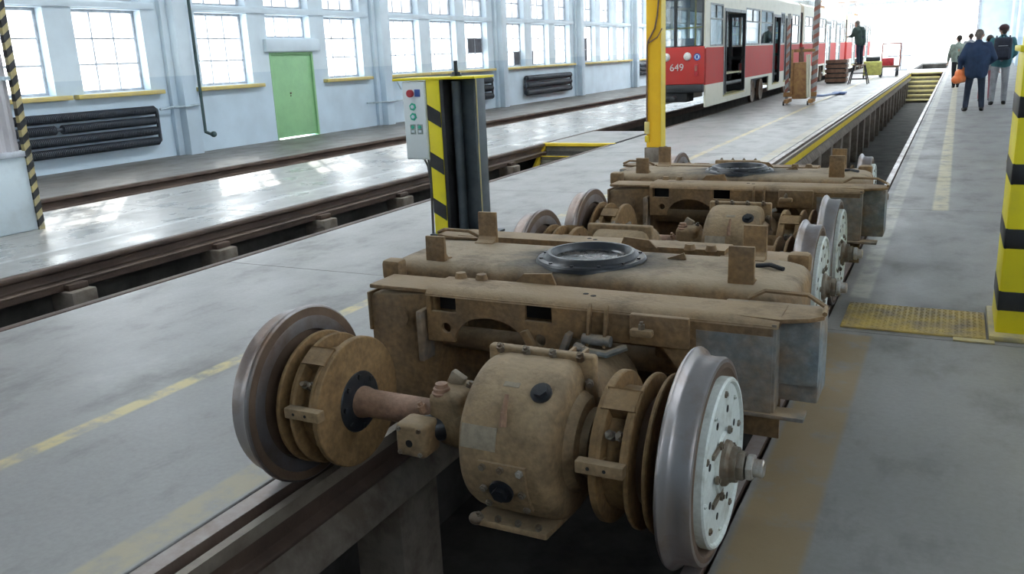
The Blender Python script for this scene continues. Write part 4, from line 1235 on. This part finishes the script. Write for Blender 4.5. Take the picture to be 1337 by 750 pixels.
# ribbed yellow floor plate beside the bogie
pl = empty('tread_plate', (-0.11, 5.36, 0.0), label='worn yellow chequered floor plate between the wheels and the striped pillar', cat='floor plate')
MB().box(-0.39, 0.36, -0.24, 0.28, 0.0, 0.012).build('sheet', 'plate_yellow', pl, bevel=0.003)
MB().box(0.20, 0.40, -0.30, -0.245, 0.0, 0.008).build('end_strip', 'worn_yellow', pl)
rb_ = MB()
for i in range(24):
    for j in range(16):
        x, y = -0.375 + 0.031 * i, -0.225 + 0.0325 * j
        a = 0.6 if (i + j) % 2 else -0.6
        rb_.box(x - 0.010, x + 0.010, y - 0.003, y + 0.003, 0.011, 0.0145, rot=Matrix.Rotation(a, 3, 'Z'))
tag(rb_.build('tread_ribs', 'plate_yellow', pl, smooth=0), kind='stuff')

# ================================================================== TRAMS
# side openings measured from the front of a car: (y0, y1) along the car
def make_tram(name, label, front=True, opened=True):
    t = empty(name, (0, 0, 0), label=label, cat='tram', group='red and cream trams on the far track')
    Lc, hw = 13.9, 0.73
    zs, zr, zb, zt = 0.25, 0.78, 1.65, 2.98
    doors = [(1.85, 4.35), (8.55, 9.75), (10.65, 11.95)]
    if not opened:
        doors = [(2.6, 4.3), (6.4, 8.1), (10.2, 11.9)]
    wheels_ = [(5.25, 7.95), (11.0 if opened else 10.4, 13.2)]
    if not opened:
        wheels_ = [(4.6, 6.2), (8.4, 10.0)]
    wn = []
    cur = 0.35
    for (a, b) in doors + [(Lc - 0.25, 0)]:
        span = a - cur
        if span > 0.7:
            k = max(1, round(span / 1.75))
            for i in range(k):
                wn.append((cur + 0.08 + i * span / k, cur + (i + 1) * span / k - 0.08))
        cur = b
    for s in (1, -1):
        dh = [(a, b, 0.44, 2.60) for (a, b) in doors] if s > 0 else []
        xa, xb = sorted((s * (hw - 0.04), s * hw))
        cut = [(a, b, zs - 1, zr - 0.07) for (a, b) in wheels_]
        grid_wall(None, 0.06, Lc, zs, zr, dh + cut, lambda a, b, c, d: MB().box(xa, xb, a, b, c, d).build('skirt', 'tram_cream', t, smooth=0))
        grid_wall(None, 0.06, Lc, zr, zb, dh, lambda a, b, c, d: MB().box(xa, xb, a, b, c, d).build('side_panel', 'tram_red', t, smooth=0))
        wins_ = wn if s > 0 else [(0.5 + 1.65 * i, 1.95 + 1.65 * i) for i in range(8)]
        m3 = MB(); grid_wall(m3, 0.06, Lc, zb, zt, dh + [(a, b, zb + 0.02, 2.68) for (a, b) in wins_], lambda a, b, c, d: m3.box(xa, xb, a, b, c, d)); m3.build('window_band', 'tram_cream', t, smooth=0)
        for (a, b) in wins_:
            w = MB().box(s * (hw - 0.025), s * (hw - 0.015), a, b, zb + 0.02, 2.68).build('side_window', 'tram_glass', t, smooth=0)
            fr = MB()
            for (p_, q_, u, v) in ((a, a + 0.05, zb + 0.02, 2.68), (b - 0.05, b, zb + 0.02, 2.68), (a, b, zb + 0.02, zb + 0.06), (a, b, 2.64, 2.68), (a, b, 2.30, 2.335), ((a + b) / 2 - 0.02, (a + b) / 2 + 0.02, 2.30, 2.68)):
                fr.box(min(s * (hw - 0.03), s * (hw + 0.004)), max(s * (hw - 0.03), s * (hw + 0.004)), p_, q_, u, v)
            fr.build('window_rubber', 'door_grey', w, smooth=0)
    for (a, b) in doors:
        n = 2
        lw_ = (b - a) / n
        d = MB()
        for (p_, q_) in ((a, a + 0.09), (b - 0.09, b)):
            d.box(hw - 0.06, hw + 0.012, p_, q_, 0.44, 2.60)
        d.box(hw - 0.06, hw + 0.012, a + 0.09, b - 0.09, 2.52, 2.60)
        fr = d.build('door_frame', 'door_grey', t, smooth=0)
        if opened:
            # folded leaves standing at both sides of the doorway
            for (p_, q_) in ((a + 0.10, a + 0.16), (b - 0.16, b - 0.10)):
                lf = MB().box(hw - 0.42, hw + 0.04, p_, q_, 0.48, 0.60).box(hw - 0.42, hw + 0.04, p_, q_, 2.42, 2.52).box(hw - 0.42, hw - 0.34, p_, q_, 0.60, 2.42).box(hw - 0.04, hw + 0.04, p_, q_, 0.60, 2.42).box(hw - 0.34, hw - 0.04, p_, q_, 1.30, 1.38)
                lf.build('door_leaf', 'rubber', fr, smooth=0)
        else:
            for k in range(n):
                p_, q_ = a + 0.09 + k * (b - a - 0.18) / n, a + 0.09 + (k + 1) * (b - a - 0.18) / n
                lf = MB().box(hw - 0.04, hw - 0.01, p_, p_ + 0.06, 0.48, 2.5).box(hw - 0.04, hw - 0.01, q_ - 0.06, q_, 0.48, 2.5).box(hw - 0.04, hw - 0.01, p_, q_, 0.48, 0.62).box(hw - 0.04, hw - 0.01, p_, q_, 1.5, 1.58).box(hw - 0.04, hw - 0.01, p_, q_, 2.42, 2.5).build('door_leaf', 'frame_white', fr, smooth=0)
                MB().box(hw - 0.03, hw - 0.022, p_, q_, 0.62, 2.42).build('door_glass', 'tram_glass', lf, smooth=0)
        MB().box(hw - 0.3, hw + 0.02, a, b, 0.40, 0.44).build('step', 'stair_nose', t)
    # wheel recess, frame, wheels
    MB().box(-hw + 0.08, hw - 0.10, 0.25, Lc - 0.2, zr - 0.12, zr - 0.02).build('underframe', 'tram_dark', t)
    for (a, b) in wheels_:
        c_ = (a + b) / 2
        MB().box(-hw + 0.1, hw - 0.30, a + 0.1, b - 0.1, 0.36, zr - 0.12).build('truck_frame', 'tram_dark', t, bevel=0.02)
        for yy in (c_ - 0.62, c_ + 0.62):
            for s in (-1, 1):
                MB().lathe([(s * 0.55, 0.03), (s * 0.55, 0.328), (s * 0.57, 0.328), (s * 0.59, 0.325), (s * 0.64, 0.322), (s * 0.64, 0.25), (s * 0.62, 0.22), (s * 0.62, 0.03)], 0, yy, 0.328, n=28).build('wheel', 'tyre_side', t)
    MB().box(-hw + 0.05, hw - 0.06, 0.1, Lc - 0.1, 0.70, 0.76).build('cabin_floor', 'tram_inside', t)
    for i in range(7):
        yy = 2.2 + 1.5 * i
        MB().box(-hw + 0.12, -hw + 0.50, yy, yy + 0.40, 1.12, 1.20).box(-hw + 0.12, -hw + 0.50, yy + 0.36, yy + 0.42, 1.2, 1.65).box(-hw + 0.2, -hw + 0.42, yy + 0.1, yy + 0.3, 0.76, 1.12).build('seat', 'tram_dark', t)
    # roof
    pr = [(-hw, zt - 0.03), (-hw + 0.02, zt + 0.06), (-hw + 0.16, zt + 0.16), (0, zt + 0.22), (hw - 0.16, zt + 0.16), (hw - 0.02, zt + 0.06), (hw, zt - 0.03)]
    MB().prism(pr, 0.0, Lc, 'Y').build('roof', 'tram_cream', t, smooth=0.5)
    MB().box(-0.45, 0.45, 3.0, 4.6, zt + 0.18, zt + 0.40).build('roof_box', 'tram_roof', t, bevel=0.03)
    # pantograph
    pg = MB()
    for s in (-1, 1):
        pg.cyl((s * 0.45, 6.2, zt + 0.28), (s * 0.40, 7.3, zt + 0.62), 0.02, n=6).cyl((s * 0.40, 7.3, zt + 0.62), (s * 0.35, 6.3, zt + 0.95), 0.016, n=6)
    pg.cyl((-0.55, 6.3, zt + 0.96), (0.55, 6.3, zt + 0.96), 0.022, n=8).box(-0.5, 0.5, 6.0, 7.4, zt + 0.17, zt + 0.28)
    pg.build('pantograph', 'jack_rust', t)
    # back wall
    m4 = MB(); grid_wall(m4, -hw, hw, zs + 0.2, zt, [(-0.6, 0.6, 1.7, 2.6)], lambda a, b, c, d: m4.box(a, b, Lc - 0.05, Lc, c, d)); m4.build('rear_wall', 'tram_red', t, smooth=0)
    # front
    m5 = MB(); grid_wall(m5, -hw, hw, zb - 0.02, zt, [(-hw + 0.06, hw - 0.06, zb + 0.03, 2.78)], lambda a, b, c, d: m5.box(a, b, 0.0, 0.06, c, d)); m5.build('front_band', 'tram_cream', t, smooth=0)
    fp = MB().prism([(-hw + 0.015, zr + 0.02), (hw - 0.015, zr + 0.02), (hw - 0.015, zb + 0.03), (-hw + 0.015, zb + 0.03)], -0.04, 0.06, 'Y').build('front_panel', 'tram_red', t, bevel=0.02, seg=3)
    MB().box(-hw + 0.06, hw - 0.06, 0.02, 0.03, zb + 0.03, 2.78).build('windscreen', 'tram_glass', t, smooth=0)
    r_ = MB()
    for (a, b, c, d) in ((-hw + 0.04, -hw + 0.08, zb, 2.80), (hw - 0.08, hw - 0.04, zb, 2.80), (-hw + 0.04, hw - 0.04, zb, zb + 0.05), (-hw + 0.04, hw - 0.04, 2.76, 2.80), (-0.03, 0.03, zb, 2.80)):
        r_.box(a, b, -0.015, 0.05, c, d)
    r_.build('windscreen_rubber', 'rubber', t, smooth=0)
    MB().box(-0.32, 0.32, 0.10, 0.14, 2.58, 2.78).build('route_box', 'blind_blue', t)
    MB().box(-0.16, 0.16, 0.092, 0.10, 2.63, 2.74).build('route_plate', 'lamp_glass', t, smooth=0)
    MB().box(-0.62, 0.35, 0.35, 0.60, 1.50, 1.88).build('driver_desk', 'blind_blue', t, bevel=0.03)
    MB().box(-0.5, -0.1, 0.32, 0.35, 1.72, 1.84).build('desk_panel', 'lamp_glass', t)
    MB().cyl((0.42, 0.25, 0.76), (0.42, 0.25, 2.8), 0.022, n=8).cyl((-0.7, 0.30, 2.1), (0.7, 0.30, 2.13), 0.018, n=8).build('grab_rail', 'yellow_paint', t)
    MB().box(-hw + 0.1, hw - 0.1, 1.55, 1.58, 0.76, 1.5).build('cab_partition', 'tram_inside', t)
    for x in (-0.21, 0.31):
        l = MB().lathe([(-0.075, 0.0), (-0.07, 0.05), (-0.06, 0.075), (-0.04, 0.085), (-0.03, 0.095), (-0.02, 0.098), (0.0, 0.098)], x, -0.02, 1.455, 'Y', n=24, closed=False).build('headlight', 'lamp_glass', t)
    em = MB().cyl((0.545, -0.042, 1.44), (0.545, -0.052, 1.44), 0.085, n=24).build('emblem', 'btn_blue', t)
    MB().cyl((0.545, -0.052, 1.44), (0.545, -0.056, 1.44), 0.058, n=20).build('emblem_ring', 'frame_white', em)
    MB().box(0.515, 0.575, -0.060, -0.055, 1.40, 1.48).build('emblem_mark', 'btn_blue', em)
    MB().box(0.49, 0.58, -0.085, -0.04, 1.00, 1.27).build('tail_lamp', 'btn_red', t, bevel=0.015)
    MB().box(0.51, 0.56, -0.092, -0.084, 1.12, 1.24).build('lamp_lens', 'stripe_red', t)
    if front:
        text('fleet_number', '649', 0.235, 'digit_silver', t, (0.05, -0.046, 1.20), (PI / 2, 0, 0), 0.008)
    MB().box(-hw + 0.03, hw - 0.03, -0.10, 0.05, zr - 0.17, zr + 0.02).build('bumper', 'rubber', t, bevel=0.02)
    MB().box(-0.40, 0.30, -0.02, 0.6, 0.38, 0.60).cyl((0, -0.25, 0.47), (0, 0.1, 0.47), 0.07, n=12).build('coupler', 'tram_dark', t, bevel=0.02)
    if front:
        MB().cyl((hw - 0.15, 2.55, 0.50), (hw - 0.25, 2.2, 1.62), 0.022, n=8).build('broom_stick', 'pole_light', t)
        MB().box(hw - 0.35, hw - 0.05, 2.0, 4.2, 0.95, 0.99).build('handrail', 'pole_light', t)
    return t
tr1 = make_tram('tram_car', 'nearest red and cream tram numbered 649 with open folding doors', True, True)
tr1.location = (-6.13, 21.0, 0.0)
tr2 = make_tram('tram_car', 'middle red and cream tram car behind the rusty jack stand', False, False)
tr2.location = (-6.13, 35.6, 0.0)
tr3 = dup(tr2, None, loc=(-6.13, 50.4, 0.0))
tag(tr3, 'farthest tram, washed out by daylight near the gateway')

# ================================================================== WORKSHOP GEAR
j = empty('lifting_jack', (-3.90, 25.6, 0), rz=0.05, label='rusty mobile lifting jack with red striped masts in front of the tram', cat='jack')
for s in (-1, 1):
    MB().box(s * 0.32 - 0.06, s * 0.32 + 0.06, -0.45, 0.45, 0.06, 0.16).build('base_leg', 'jack_rust', j, bevel=0.01)
    for y in (-0.38, 0.38):
        MB().cyl((s * 0.32 - 0.09, y, 0.06), (s * 0.32 - 0.05, y, 0.06), 0.06, n=14).build('castor', 'tram_dark', j)
MB().box(-0.44, 0.44, -0.08, 0.08, 0.22, 0.34).build('cross_member', 'jack_rust', j, bevel=0.01)
MB().box(-0.20, 0.20, -0.16, 0.16, 0.16, 1.15).build('gear_housing', 'jack_rust', j, bevel=0.03)
MB().cyl((0.0, -0.02, 1.15), (0.0, -0.02, 1.55), 0.07, n=14).build('screw_head', 'trolley_brown', j)
MB().cyl((-0.22, -0.22, 0.3), (-0.22, -0.22, 1.5), 0.03, n=8).build('side_rod', 'jack_rust', j)
for x in (0.22, 0.28):
    MB().cyl((x, -0.2, 0.2), (x - 0.05, -0.2, 1.35), 0.028, n=8).build('side_rod', 'tram_cream', j)
for (x, w_, h_) in ((-0.36, 0.04, 2.45), (0.36, 0.075, 2.95)):
    mst = MB().box(x - w_, x + w_, -0.06, 0.06, 0.16, h_).build('mast', 'mast_grey', j, bevel=0.006)
    k = 0.3
    while k < h_ - 0.25:
        MB().prism([(x - w_ - 0.003, k), (x + w_ + 0.003, k + 0.09), (x + w_ + 0.003, k + 0.20), (x - w_ - 0.003, k + 0.11)], -0.064, 0.064, 'Y').build('stripe', 'stripe_red', mst, smooth=0)
        k += 0.24
MB().box(-0.2, 0.36, -0.08, 0.02, 1.42, 1.50).build('lifting_arm', 'jack_rust', j, bevel=0.01)
h = empty('tow_bar', (-3.50, 27.2, 0.0), label='blue tow bar lying on the floor right of the rusty jack', cat='tow bar')
MB().tube([(-0.2, -0.9, 0.20), (-0.05, 0.5, 0.12), (0.10, 3.0, 0.06)], 0.035).build('bar', 'blue_metal', h)
MB().box(-0.10, 0.30, 2.9, 3.5, 0.02, 0.09).build('handle', 'blue_metal', h, bevel=0.02)

s_ = empty('step_stool', (-3.55, 38.0, 0), label='thin legged step stool under the person in the green jacket', cat='stool')
MB().box(-0.24, 0.24, -0.24, 0.24, 0.72, 0.76).build('top', 'trolley_brown', s_, bevel=0.006)
for (x, y) in ((-1, -1), (1, -1), (-1, 1), (1, 1)):
    MB().cyl((x * 0.20, y * 0.20, 0.72), (x * 0.36, y * 0.36, 0.0), 0.024, n=8).build('leg', 'tram_dark', s_)
for a in (0.2, 0.42):
    k = 0.20 + 0.16 * (1 - a / 0.72)
    MB().tube([(-k, -k, a), (k, -k, a), (k, k, a), (-k, k, a), (-k, -k, a)], 0.015, 6).build('rung', 'tram_dark', s_)
c = empty('parts_crate', (-4.55, 39.4, 0), label='dark slatted crate on the floor beside the step stool', cat='crate')
for k in range(5):
    MB().box(-0.42, 0.42, -0.40, -0.36, 0.06 + 0.19 * k, 0.20 + 0.19 * k).build('slat', 'trolley_brown', c)
    MB().box(0.38, 0.42, -0.36, 0.36, 0.06 + 0.19 * k, 0.20 + 0.19 * k).build('slat', 'trolley_brown', c)
MB().box(-0.38, 0.38, -0.36, 0.40, 0.0, 0.85).build('load', 'tram_dark', c, bevel=0.03)
c = empty('compressor', (-3.55, 44.2, 0), label='small yellow green machine on the floor past the step stool', cat='machine')
MB().box(-0.38, 0.38, -0.3, 0.3, 0.12, 0.75).build('casing', 'yellow_green', c, bevel=0.06, seg=3)
MB().box(-0.30, 0.30, -0.2, 0.2, 0.75, 0.95).build('motor', 'tram_dark', c, bevel=0.05)
for s in (-1, 1):
    MB().cyl((s * 0.40, 0, 0.12), (s * 0.34, 0, 0.12), 0.12, n=14).build('wheel', 'tram_dark', c)
c = empty('hand_trolley', (-2.95, 45.8, 0), label='brown metal hand trolley with tall handle near the pit', cat='trolley')
MB().box(-0.45, 0.45, -0.8, 0.8, 0.42, 0.50).build('deck', 'trolley_brown', c, bevel=0.01)
for (x, y) in ((-0.35, -0.6), (0.35, -0.6), (-0.35, 0.6), (0.35, 0.6)):
    MB().cyl((x, y, 0.42), (x, y, 0.15), 0.03, n=8).cyl((x - 0.03, y, 0.13), (x + 0.03, y, 0.13), 0.13, n=14).build('castor', 'tram_dark', c)
MB().tube([(-0.4, 0.75, 0.5), (-0.4, 0.85, 1.5), (0.4, 0.85, 1.5), (0.4, 0.75, 0.5)], 0.03).build('handle', 'stripe_red', c)
MB().box(-0.3, 0.2, -0.5, 0.3, 0.50, 0.85).build('load', 'btn_red', c, bevel=0.04)
c = empty('tool_stand', (-2.95, 55.0, 0), label='thin grey tool stand far off near the gateway', cat='stand')
MB().cyl((0, 0, 0), (0, 0, 1.5), 0.04, n=8).build('pole', 'bar_grey', c)
MB().box(-0.7, 0.5, -0.2, 0.2, 0.75, 0.82).build('tray', 'bar_grey', c)
MB().box(-0.35, 0.35, -0.3, 0.3, 0, 0.05).build('base', 'bar_grey', c)

# ================================================================== PEOPLE
def blob(name, caps, m, parent, vox=0.014, smooth=4):
    """one continuous surface grown over a list of tapered capsules (a, b, ra, rb)"""
    mb = MB()
    for (a, b, ra, rb) in caps:
        a, b = Vector(a), Vector(b)
        if (b - a).length > 1e-4:
            mb.cyl(a, b, ra, rb, n=14)
        mb.ball(a, (ra, ra, ra), 14, 8)
        mb.ball(b, (rb, rb, rb), 14, 8)
    bmesh.ops.recalc_face_normals(mb.bm, faces=mb.bm.faces)
    me = bpy.data.meshes.new('tmp')
    mb.bm.to_mesh(me)
    mb.bm.free()
    t = bpy.data.objects.new('tmp', me)
    C.objects.link(t)
    q = t.modifiers.new('r', 'REMESH')
    q.mode = 'VOXEL'
    q.voxel_size = vox
    q = t.modifiers.new('s', 'SMOOTH')
    q.iterations = smooth
    q.factor = 0.5
    bpy.context.view_layer.update()
    out = bpy.data.meshes.new_from_object(t.evaluated_get(bpy.context.evaluated_depsgraph_get()))
    bpy.data.objects.remove(t)
    bpy.data.meshes.remove(me)
    return link(name, out, m, parent, 3.1)

def person(label, loc, rz, J, top, legs, shoe='shoe', hair='hair_dark', scale=1.0, bulk=1.0, coat_to=0.0, sleeve=True, group='people in the depot', build_hair=True):
    """J: joint positions in a frame that faces +y, z up; R and L limbs"""
    p = empty('person', loc, rz, label=label, cat='person', group=group)
    p.scale = (scale,) * 3
    V = {k: Vector(v) for k, v in J.items()}
    hp, ch, nk, hd = V['hip'], V['chest'], V['neck'], V['head']
    fw = V.get('face', Vector((0, 1, 0))).normalized()
    sd = fw.cross(Vector((0, 0, 1))).normalized()
    body, coat, trou, shoes = [], [], [], []
    # trunk
    for k in (-1, 1):
        w = Vector((0.075 * k, 0, 0))
        body.append((hp + w, ch + w * 1.35, 0.10, 0.105))
        coat.append((hp + w * 1.2 - Vector((0, 0, 0.06 + coat_to)), ch + w * 1.5, 0.118 * bulk, 0.125 * bulk))
        coat.append((ch + w * 1.5, nk + w * 0.8 - Vector((0, 0, 0.06)), 0.12 * bulk, 0.075))
        trou.append((hp + w, hp + w + Vector((0, 0, 0.10)), 0.112, 0.105))
    coat += [(ch + Vector((0, 0, 0.1)), nk - Vector((0, 0, 0.035)), 0.12, 0.082), (nk - Vector((0, 0, 0.04)), nk + Vector((0, 0, 0.015)), 0.078, 0.066)]
    body.append((ch, nk, 0.10, 0.058))
    body.append((nk, hd - Vector((0, 0, 0.06)), 0.056, 0.058))
    # head: skull, jaw, nose, ears, brow
    body += [(hd + Vector((0, 0, 0.035)) - fw * 0.018, hd + Vector((0, 0, 0.03)) + fw * 0.015, 0.088, 0.082),
             (hd - Vector((0, 0, 0.045)) + fw * 0.02, hd - Vector((0, 0, 0.075)) + fw * 0.045, 0.062, 0.038),
             (hd + fw * 0.088 + Vector((0, 0, 0.005)), hd + fw * 0.112 - Vector((0, 0, 0.025)), 0.010, 0.015),
             (hd + fw * 0.082 - Vector((0, 0, 0.060)) - sd * 0.02, hd + fw * 0.082 - Vector((0, 0, 0.060)) + sd * 0.02, 0.010, 0.010)]
    for k in (-1, 1):
        body.append((hd + sd * (0.085 * k) - Vector((0, 0, 0.02)), hd + sd * (0.092 * k) + Vector((0, 0, 0.02)), 0.014, 0.017))
        body.append((hd + fw * 0.078 + sd * (0.034 * k) + Vector((0, 0, 0.022)), hd + fw * 0.080 + sd * (0.030 * k) + Vector((0, 0, 0.022)), 0.014, 0.014))
    for S, k in (('R', 1), ('L', -1)):
        sh, el, wr_ = V['sh' + S], V['el' + S], V['wr' + S]
        body += [(ch + Vector((0, 0, 0.12)), sh, 0.06, 0.055), (sh, el, 0.050, 0.040), (el, wr_, 0.040, 0.027)]
        coat.append((ch + Vector((0.03 * k, 0, 0.10)), sh, 0.085, 0.075 * bulk))
        if sleeve:
            coat += [(sh, el, 0.073 * bulk, 0.060 * bulk), (el, wr_ - (wr_ - el).normalized() * 0.03, 0.058 * bulk, 0.046)]
        else:
            coat += [(sh, sh.lerp(el, 0.75), 0.072, 0.062)]
        # hand: palm, four bent fingers, thumb from the side
        d = (wr_ - el).normalized()
        side = V.get('palm' + S, fw).normalized()
        side = (side - d * side.dot(d)).normalized()
        nrm = d.cross(side)
        pc = wr_ + d * 0.085
        body += [(wr_, wr_ + d * 0.045, 0.027, 0.024)]
        for q in range(4):
            o = side * (0.030 - 0.02 * q)
            L_ = (0.070, 0.078, 0.072, 0.055)[q]
            k1 = pc + o
            body += [(wr_ + d * 0.03 + o * 0.8, k1, 0.016, 0.013), (k1, k1 + (d * 0.9 + nrm * 0.4 * k) * L_ * 0.55, 0.011, 0.010),
                     (k1 + (d * 0.9 + nrm * 0.4 * k) * L_ * 0.55, k1 + (d * 0.8 + nrm * 0.55 * k) * L_, 0.010, 0.009)]
        body += [(wr_ + d * 0.03 + side * 0.025, wr_ + d * 0.06 + side * 0.055, 0.014, 0.012), (wr_ + d * 0.06 + side * 0.055, wr_ + d * 0.095 + side * 0.062, 0.012, 0.010)]
        # leg and foot
        th, kn, an, to = V['th' + S], V['kn' + S], V['an' + S], V['to' + S]
        body += [(th, kn, 0.078, 0.052), (kn, an, 0.052, 0.034), (an, an - Vector((0, 0, 0.04)), 0.036, 0.036), (an - Vector((0, 0, 0.045)), to, 0.034, 0.030)]
        trou += [(th + Vector((0, 0, 0.03)), kn, 0.098, 0.072), (kn, an + Vector((0, 0, 0.01)), 0.070, 0.060)]
        bk = (an - to)
        bk.z = 0
        shoes += [(an - Vector((0, 0, 0.035)) + bk.normalized() * 0.03, an - Vector((0, 0, 0.045)) + (to - an) * 0.4, 0.046, 0.046), (an - Vector((0, 0, 0.045)) + (to - an) * 0.4, to, 0.045, 0.038), (an, an - Vector((0, 0, 0.03)), 0.042, 0.046)]
    blob('body', body, 'skin', p, 0.011, 2)
    blob('jacket', coat, top, p, 0.016, 5)
    blob('trousers', trou, legs, p, 0.016, 4)
    blob('shoes', shoes, shoe, p, 0.014, 2)
    if build_hair:
        hr = [(hd + Vector((0, 0, 0.050)) - fw * 0.026, hd + Vector((0, 0, 0.055)) + fw * 0.012, 0.092, 0.080), (hd - fw * 0.045 + Vector((0, 0, 0.03)), hd - fw * 0.050 - Vector((0, 0, 0.035)), 0.070, 0.050)]
        blob('hair', hr, hair, p, 0.012, 2)
    return p

def stand(step=0.0, spread=0.10, arms='down', turn=0.0):
    J = dict(hip=(0, 0, 0.98), chest=(0, 0.0, 1.28), neck=(0, -0.005, 1.50), head=(0, 0.015, 1.64), face=(math.sin(turn), math.cos(turn), 0))
    for S, k in (('R', 1), ('L', -1)):
        st_ = step * k
        J['th' + S] = (0.095 * k, 0, 0.93)
        J['kn' + S] = ((0.10 + spread * 0.3) * k, 0.03 + st_ * 0.55, 0.50)
        J['an' + S] = ((0.09 + spread * 0.6) * k, -0.02 + st_, 0.09)
        J['to' + S] = ((0.10 + spread * 0.8) * k, 0.15 + st_, 0.038)
        J['sh' + S] = (0.195 * k, 0, 1.42)
        J['el' + S] = (0.265 * k, -0.02 - st_ * 0.3, 1.13)
        J['wr' + S] = (0.275 * k, 0.07 - st_ * 0.5, 0.89)
        J['palm' + S] = (0, 1, 0)
    return J

J = stand(0.03, 0.12, turn=0.25)
J['wrL'] = (-0.32, 0.05, 0.90); J['elL'] = (-0.33, -0.04, 1.14)
J['elR'] = (0.33, 0.0, 1.14); J['wrR'] = (0.24, 0.20, 1.02)
pn = person('person in a dark blue jacket and trousers, seen from behind, orange bag in hand', (0.36, 22.4, 0), 0.05, J, 'cloth_navy', 'cloth_jeans', hair='hair_grey', bulk=1.22, coat_to=0.08, scale=1.0)
bag = empty('carrier_bag', (0.03, 22.43, 0.60), rz=0.3, label='bright orange carrier bag held by the person in dark blue', cat='bag')
blob('bag_body', [((0, 0, 0.12), (0.0, 0, 0.24), 0.11, 0.10), ((-0.07, 0, 0.10), (0.09, 0, 0.13), 0.095, 0.10), ((0.06, 0, 0.26), (0.07, 0, 0.33), 0.075, 0.04)], 'bag_orange', bag, 0.014, 3)
MB().tube([(0.06, -0.02, 0.32), (0.03, -0.02, 0.40), (0.01, 0.02, 0.41), (0.08, 0.02, 0.33)], 0.008, 6).build('bag_handle', 'bag_orange', bag)

J = stand(0.06, 0.06, turn=-0.3)
J['elR'] = (0.27, 0.02, 1.14); J['wrR'] = (0.22, 0.22, 1.05)
J['elL'] = (-0.27, 0.02, 1.14); J['wrL'] = (-0.2, 0.22, 1.02)
pb = person('person in teal top, pale trousers and dark cap carrying a navy backpack', (0.90, 24.4, 0), 0.0, J, 'cloth_teal', 'cloth_stone', bulk=1.0, scale=1.06)
hd = Vector(J['head'])
cap_ = MB()
cap_.ball(hd + Vector((0, -0.012, 0.055)), (0.103, 0.112, 0.085), 18, 10)
cap_.box(-0.07, 0.07, 0.06, 0.19, hd.z + 0.045, hd.z + 0.058, rot=Matrix.Rotation(0.3, 3, 'Z'), about=(0, 0, hd.z))
cap_.build('cap', 'cap_maroon', pb, bevel=0.004)
pk = empty('backpack', (0.90, 24.17, 1.08), label='navy backpack worn by the person in the dark cap', cat='backpack')
MB().box(-0.19, 0.19, -0.12, 0.10, -0.02, 0.50).build('main_pouch', 'pack_navy', pk, bevel=0.07, seg=4)
MB().box(-0.14, 0.14, -0.18, -0.10, 0.02, 0.27).build('front_pocket', 'pack_navy', pk, bevel=0.035, seg=3)
MB().box(-0.10, 0.10, -0.128, -0.118, 0.30, 0.312).build('zip', 'bar_grey', pk)
MB().tube([(-0.04, 0.06, 0.49), (-0.03, 0.06, 0.545), (0.03, 0.06, 0.545), (0.04, 0.06, 0.49)], 0.012, 6).build('grab_loop', 'pack_navy', pk)
for s in (-1, 1):
    MB().tube([(s * 0.13, 0.06, 0.46), (s * 0.14, 0.18, 0.53), (s * 0.14, 0.36, 0.44), (s * 0.15, 0.36, 0.15), (s * 0.16, 0.10, 0.02)], 0.018, 6).build('strap', 'pack_navy', pk)

J = stand(0.05, 0.05)
person('person in reddish pink trousers half hidden between the two standing visitors', (0.66, 25.8, 0), -0.1, J, 'cloth_stone', 'cloth_pink', scale=0.93)
J = stand(0.18, 0.0, turn=-0.2)
person('distant person in a pale green top walking towards the gateway', (-0.05, 33.4, 0), 0.15, J, 'cloth_sage', 'cloth_black', scale=0.96)
J = stand(0.05, 0.05)
person('faraway person with only head and shoulders showing past the blue jacket', (0.35, 40.0, 0), 0.0, J, 'cloth_stone', 'cloth_jeans', scale=1.0)

# person leaning on the step stool, turned to the tram
J = stand(0.02, 0.02, turn=0.0)
J['chest'] = (0, 0.07, 1.27); J['neck'] = (0, 0.17, 1.46); J['head'] = (0, 0.24, 1.58); J['face'] = (0, 1, -0.25)
for S, k in (('R', 1), ('L', -1)):
    J['sh' + S] = (0.2 * k, 0.12, 1.39); J['el' + S] = (0.26 * k, 0.22, 1.13); J['wr' + S] = (0.18 * k, 0.45, 1.12)
person('person in a dark green jacket leaning towards the tram on the step stool', (-3.55, 37.95, 0.76), 0.9, J, 'cloth_green', 'cloth_jeans', hair='hair_grey', bulk=1.2, coat_to=0.06, scale=0.98)
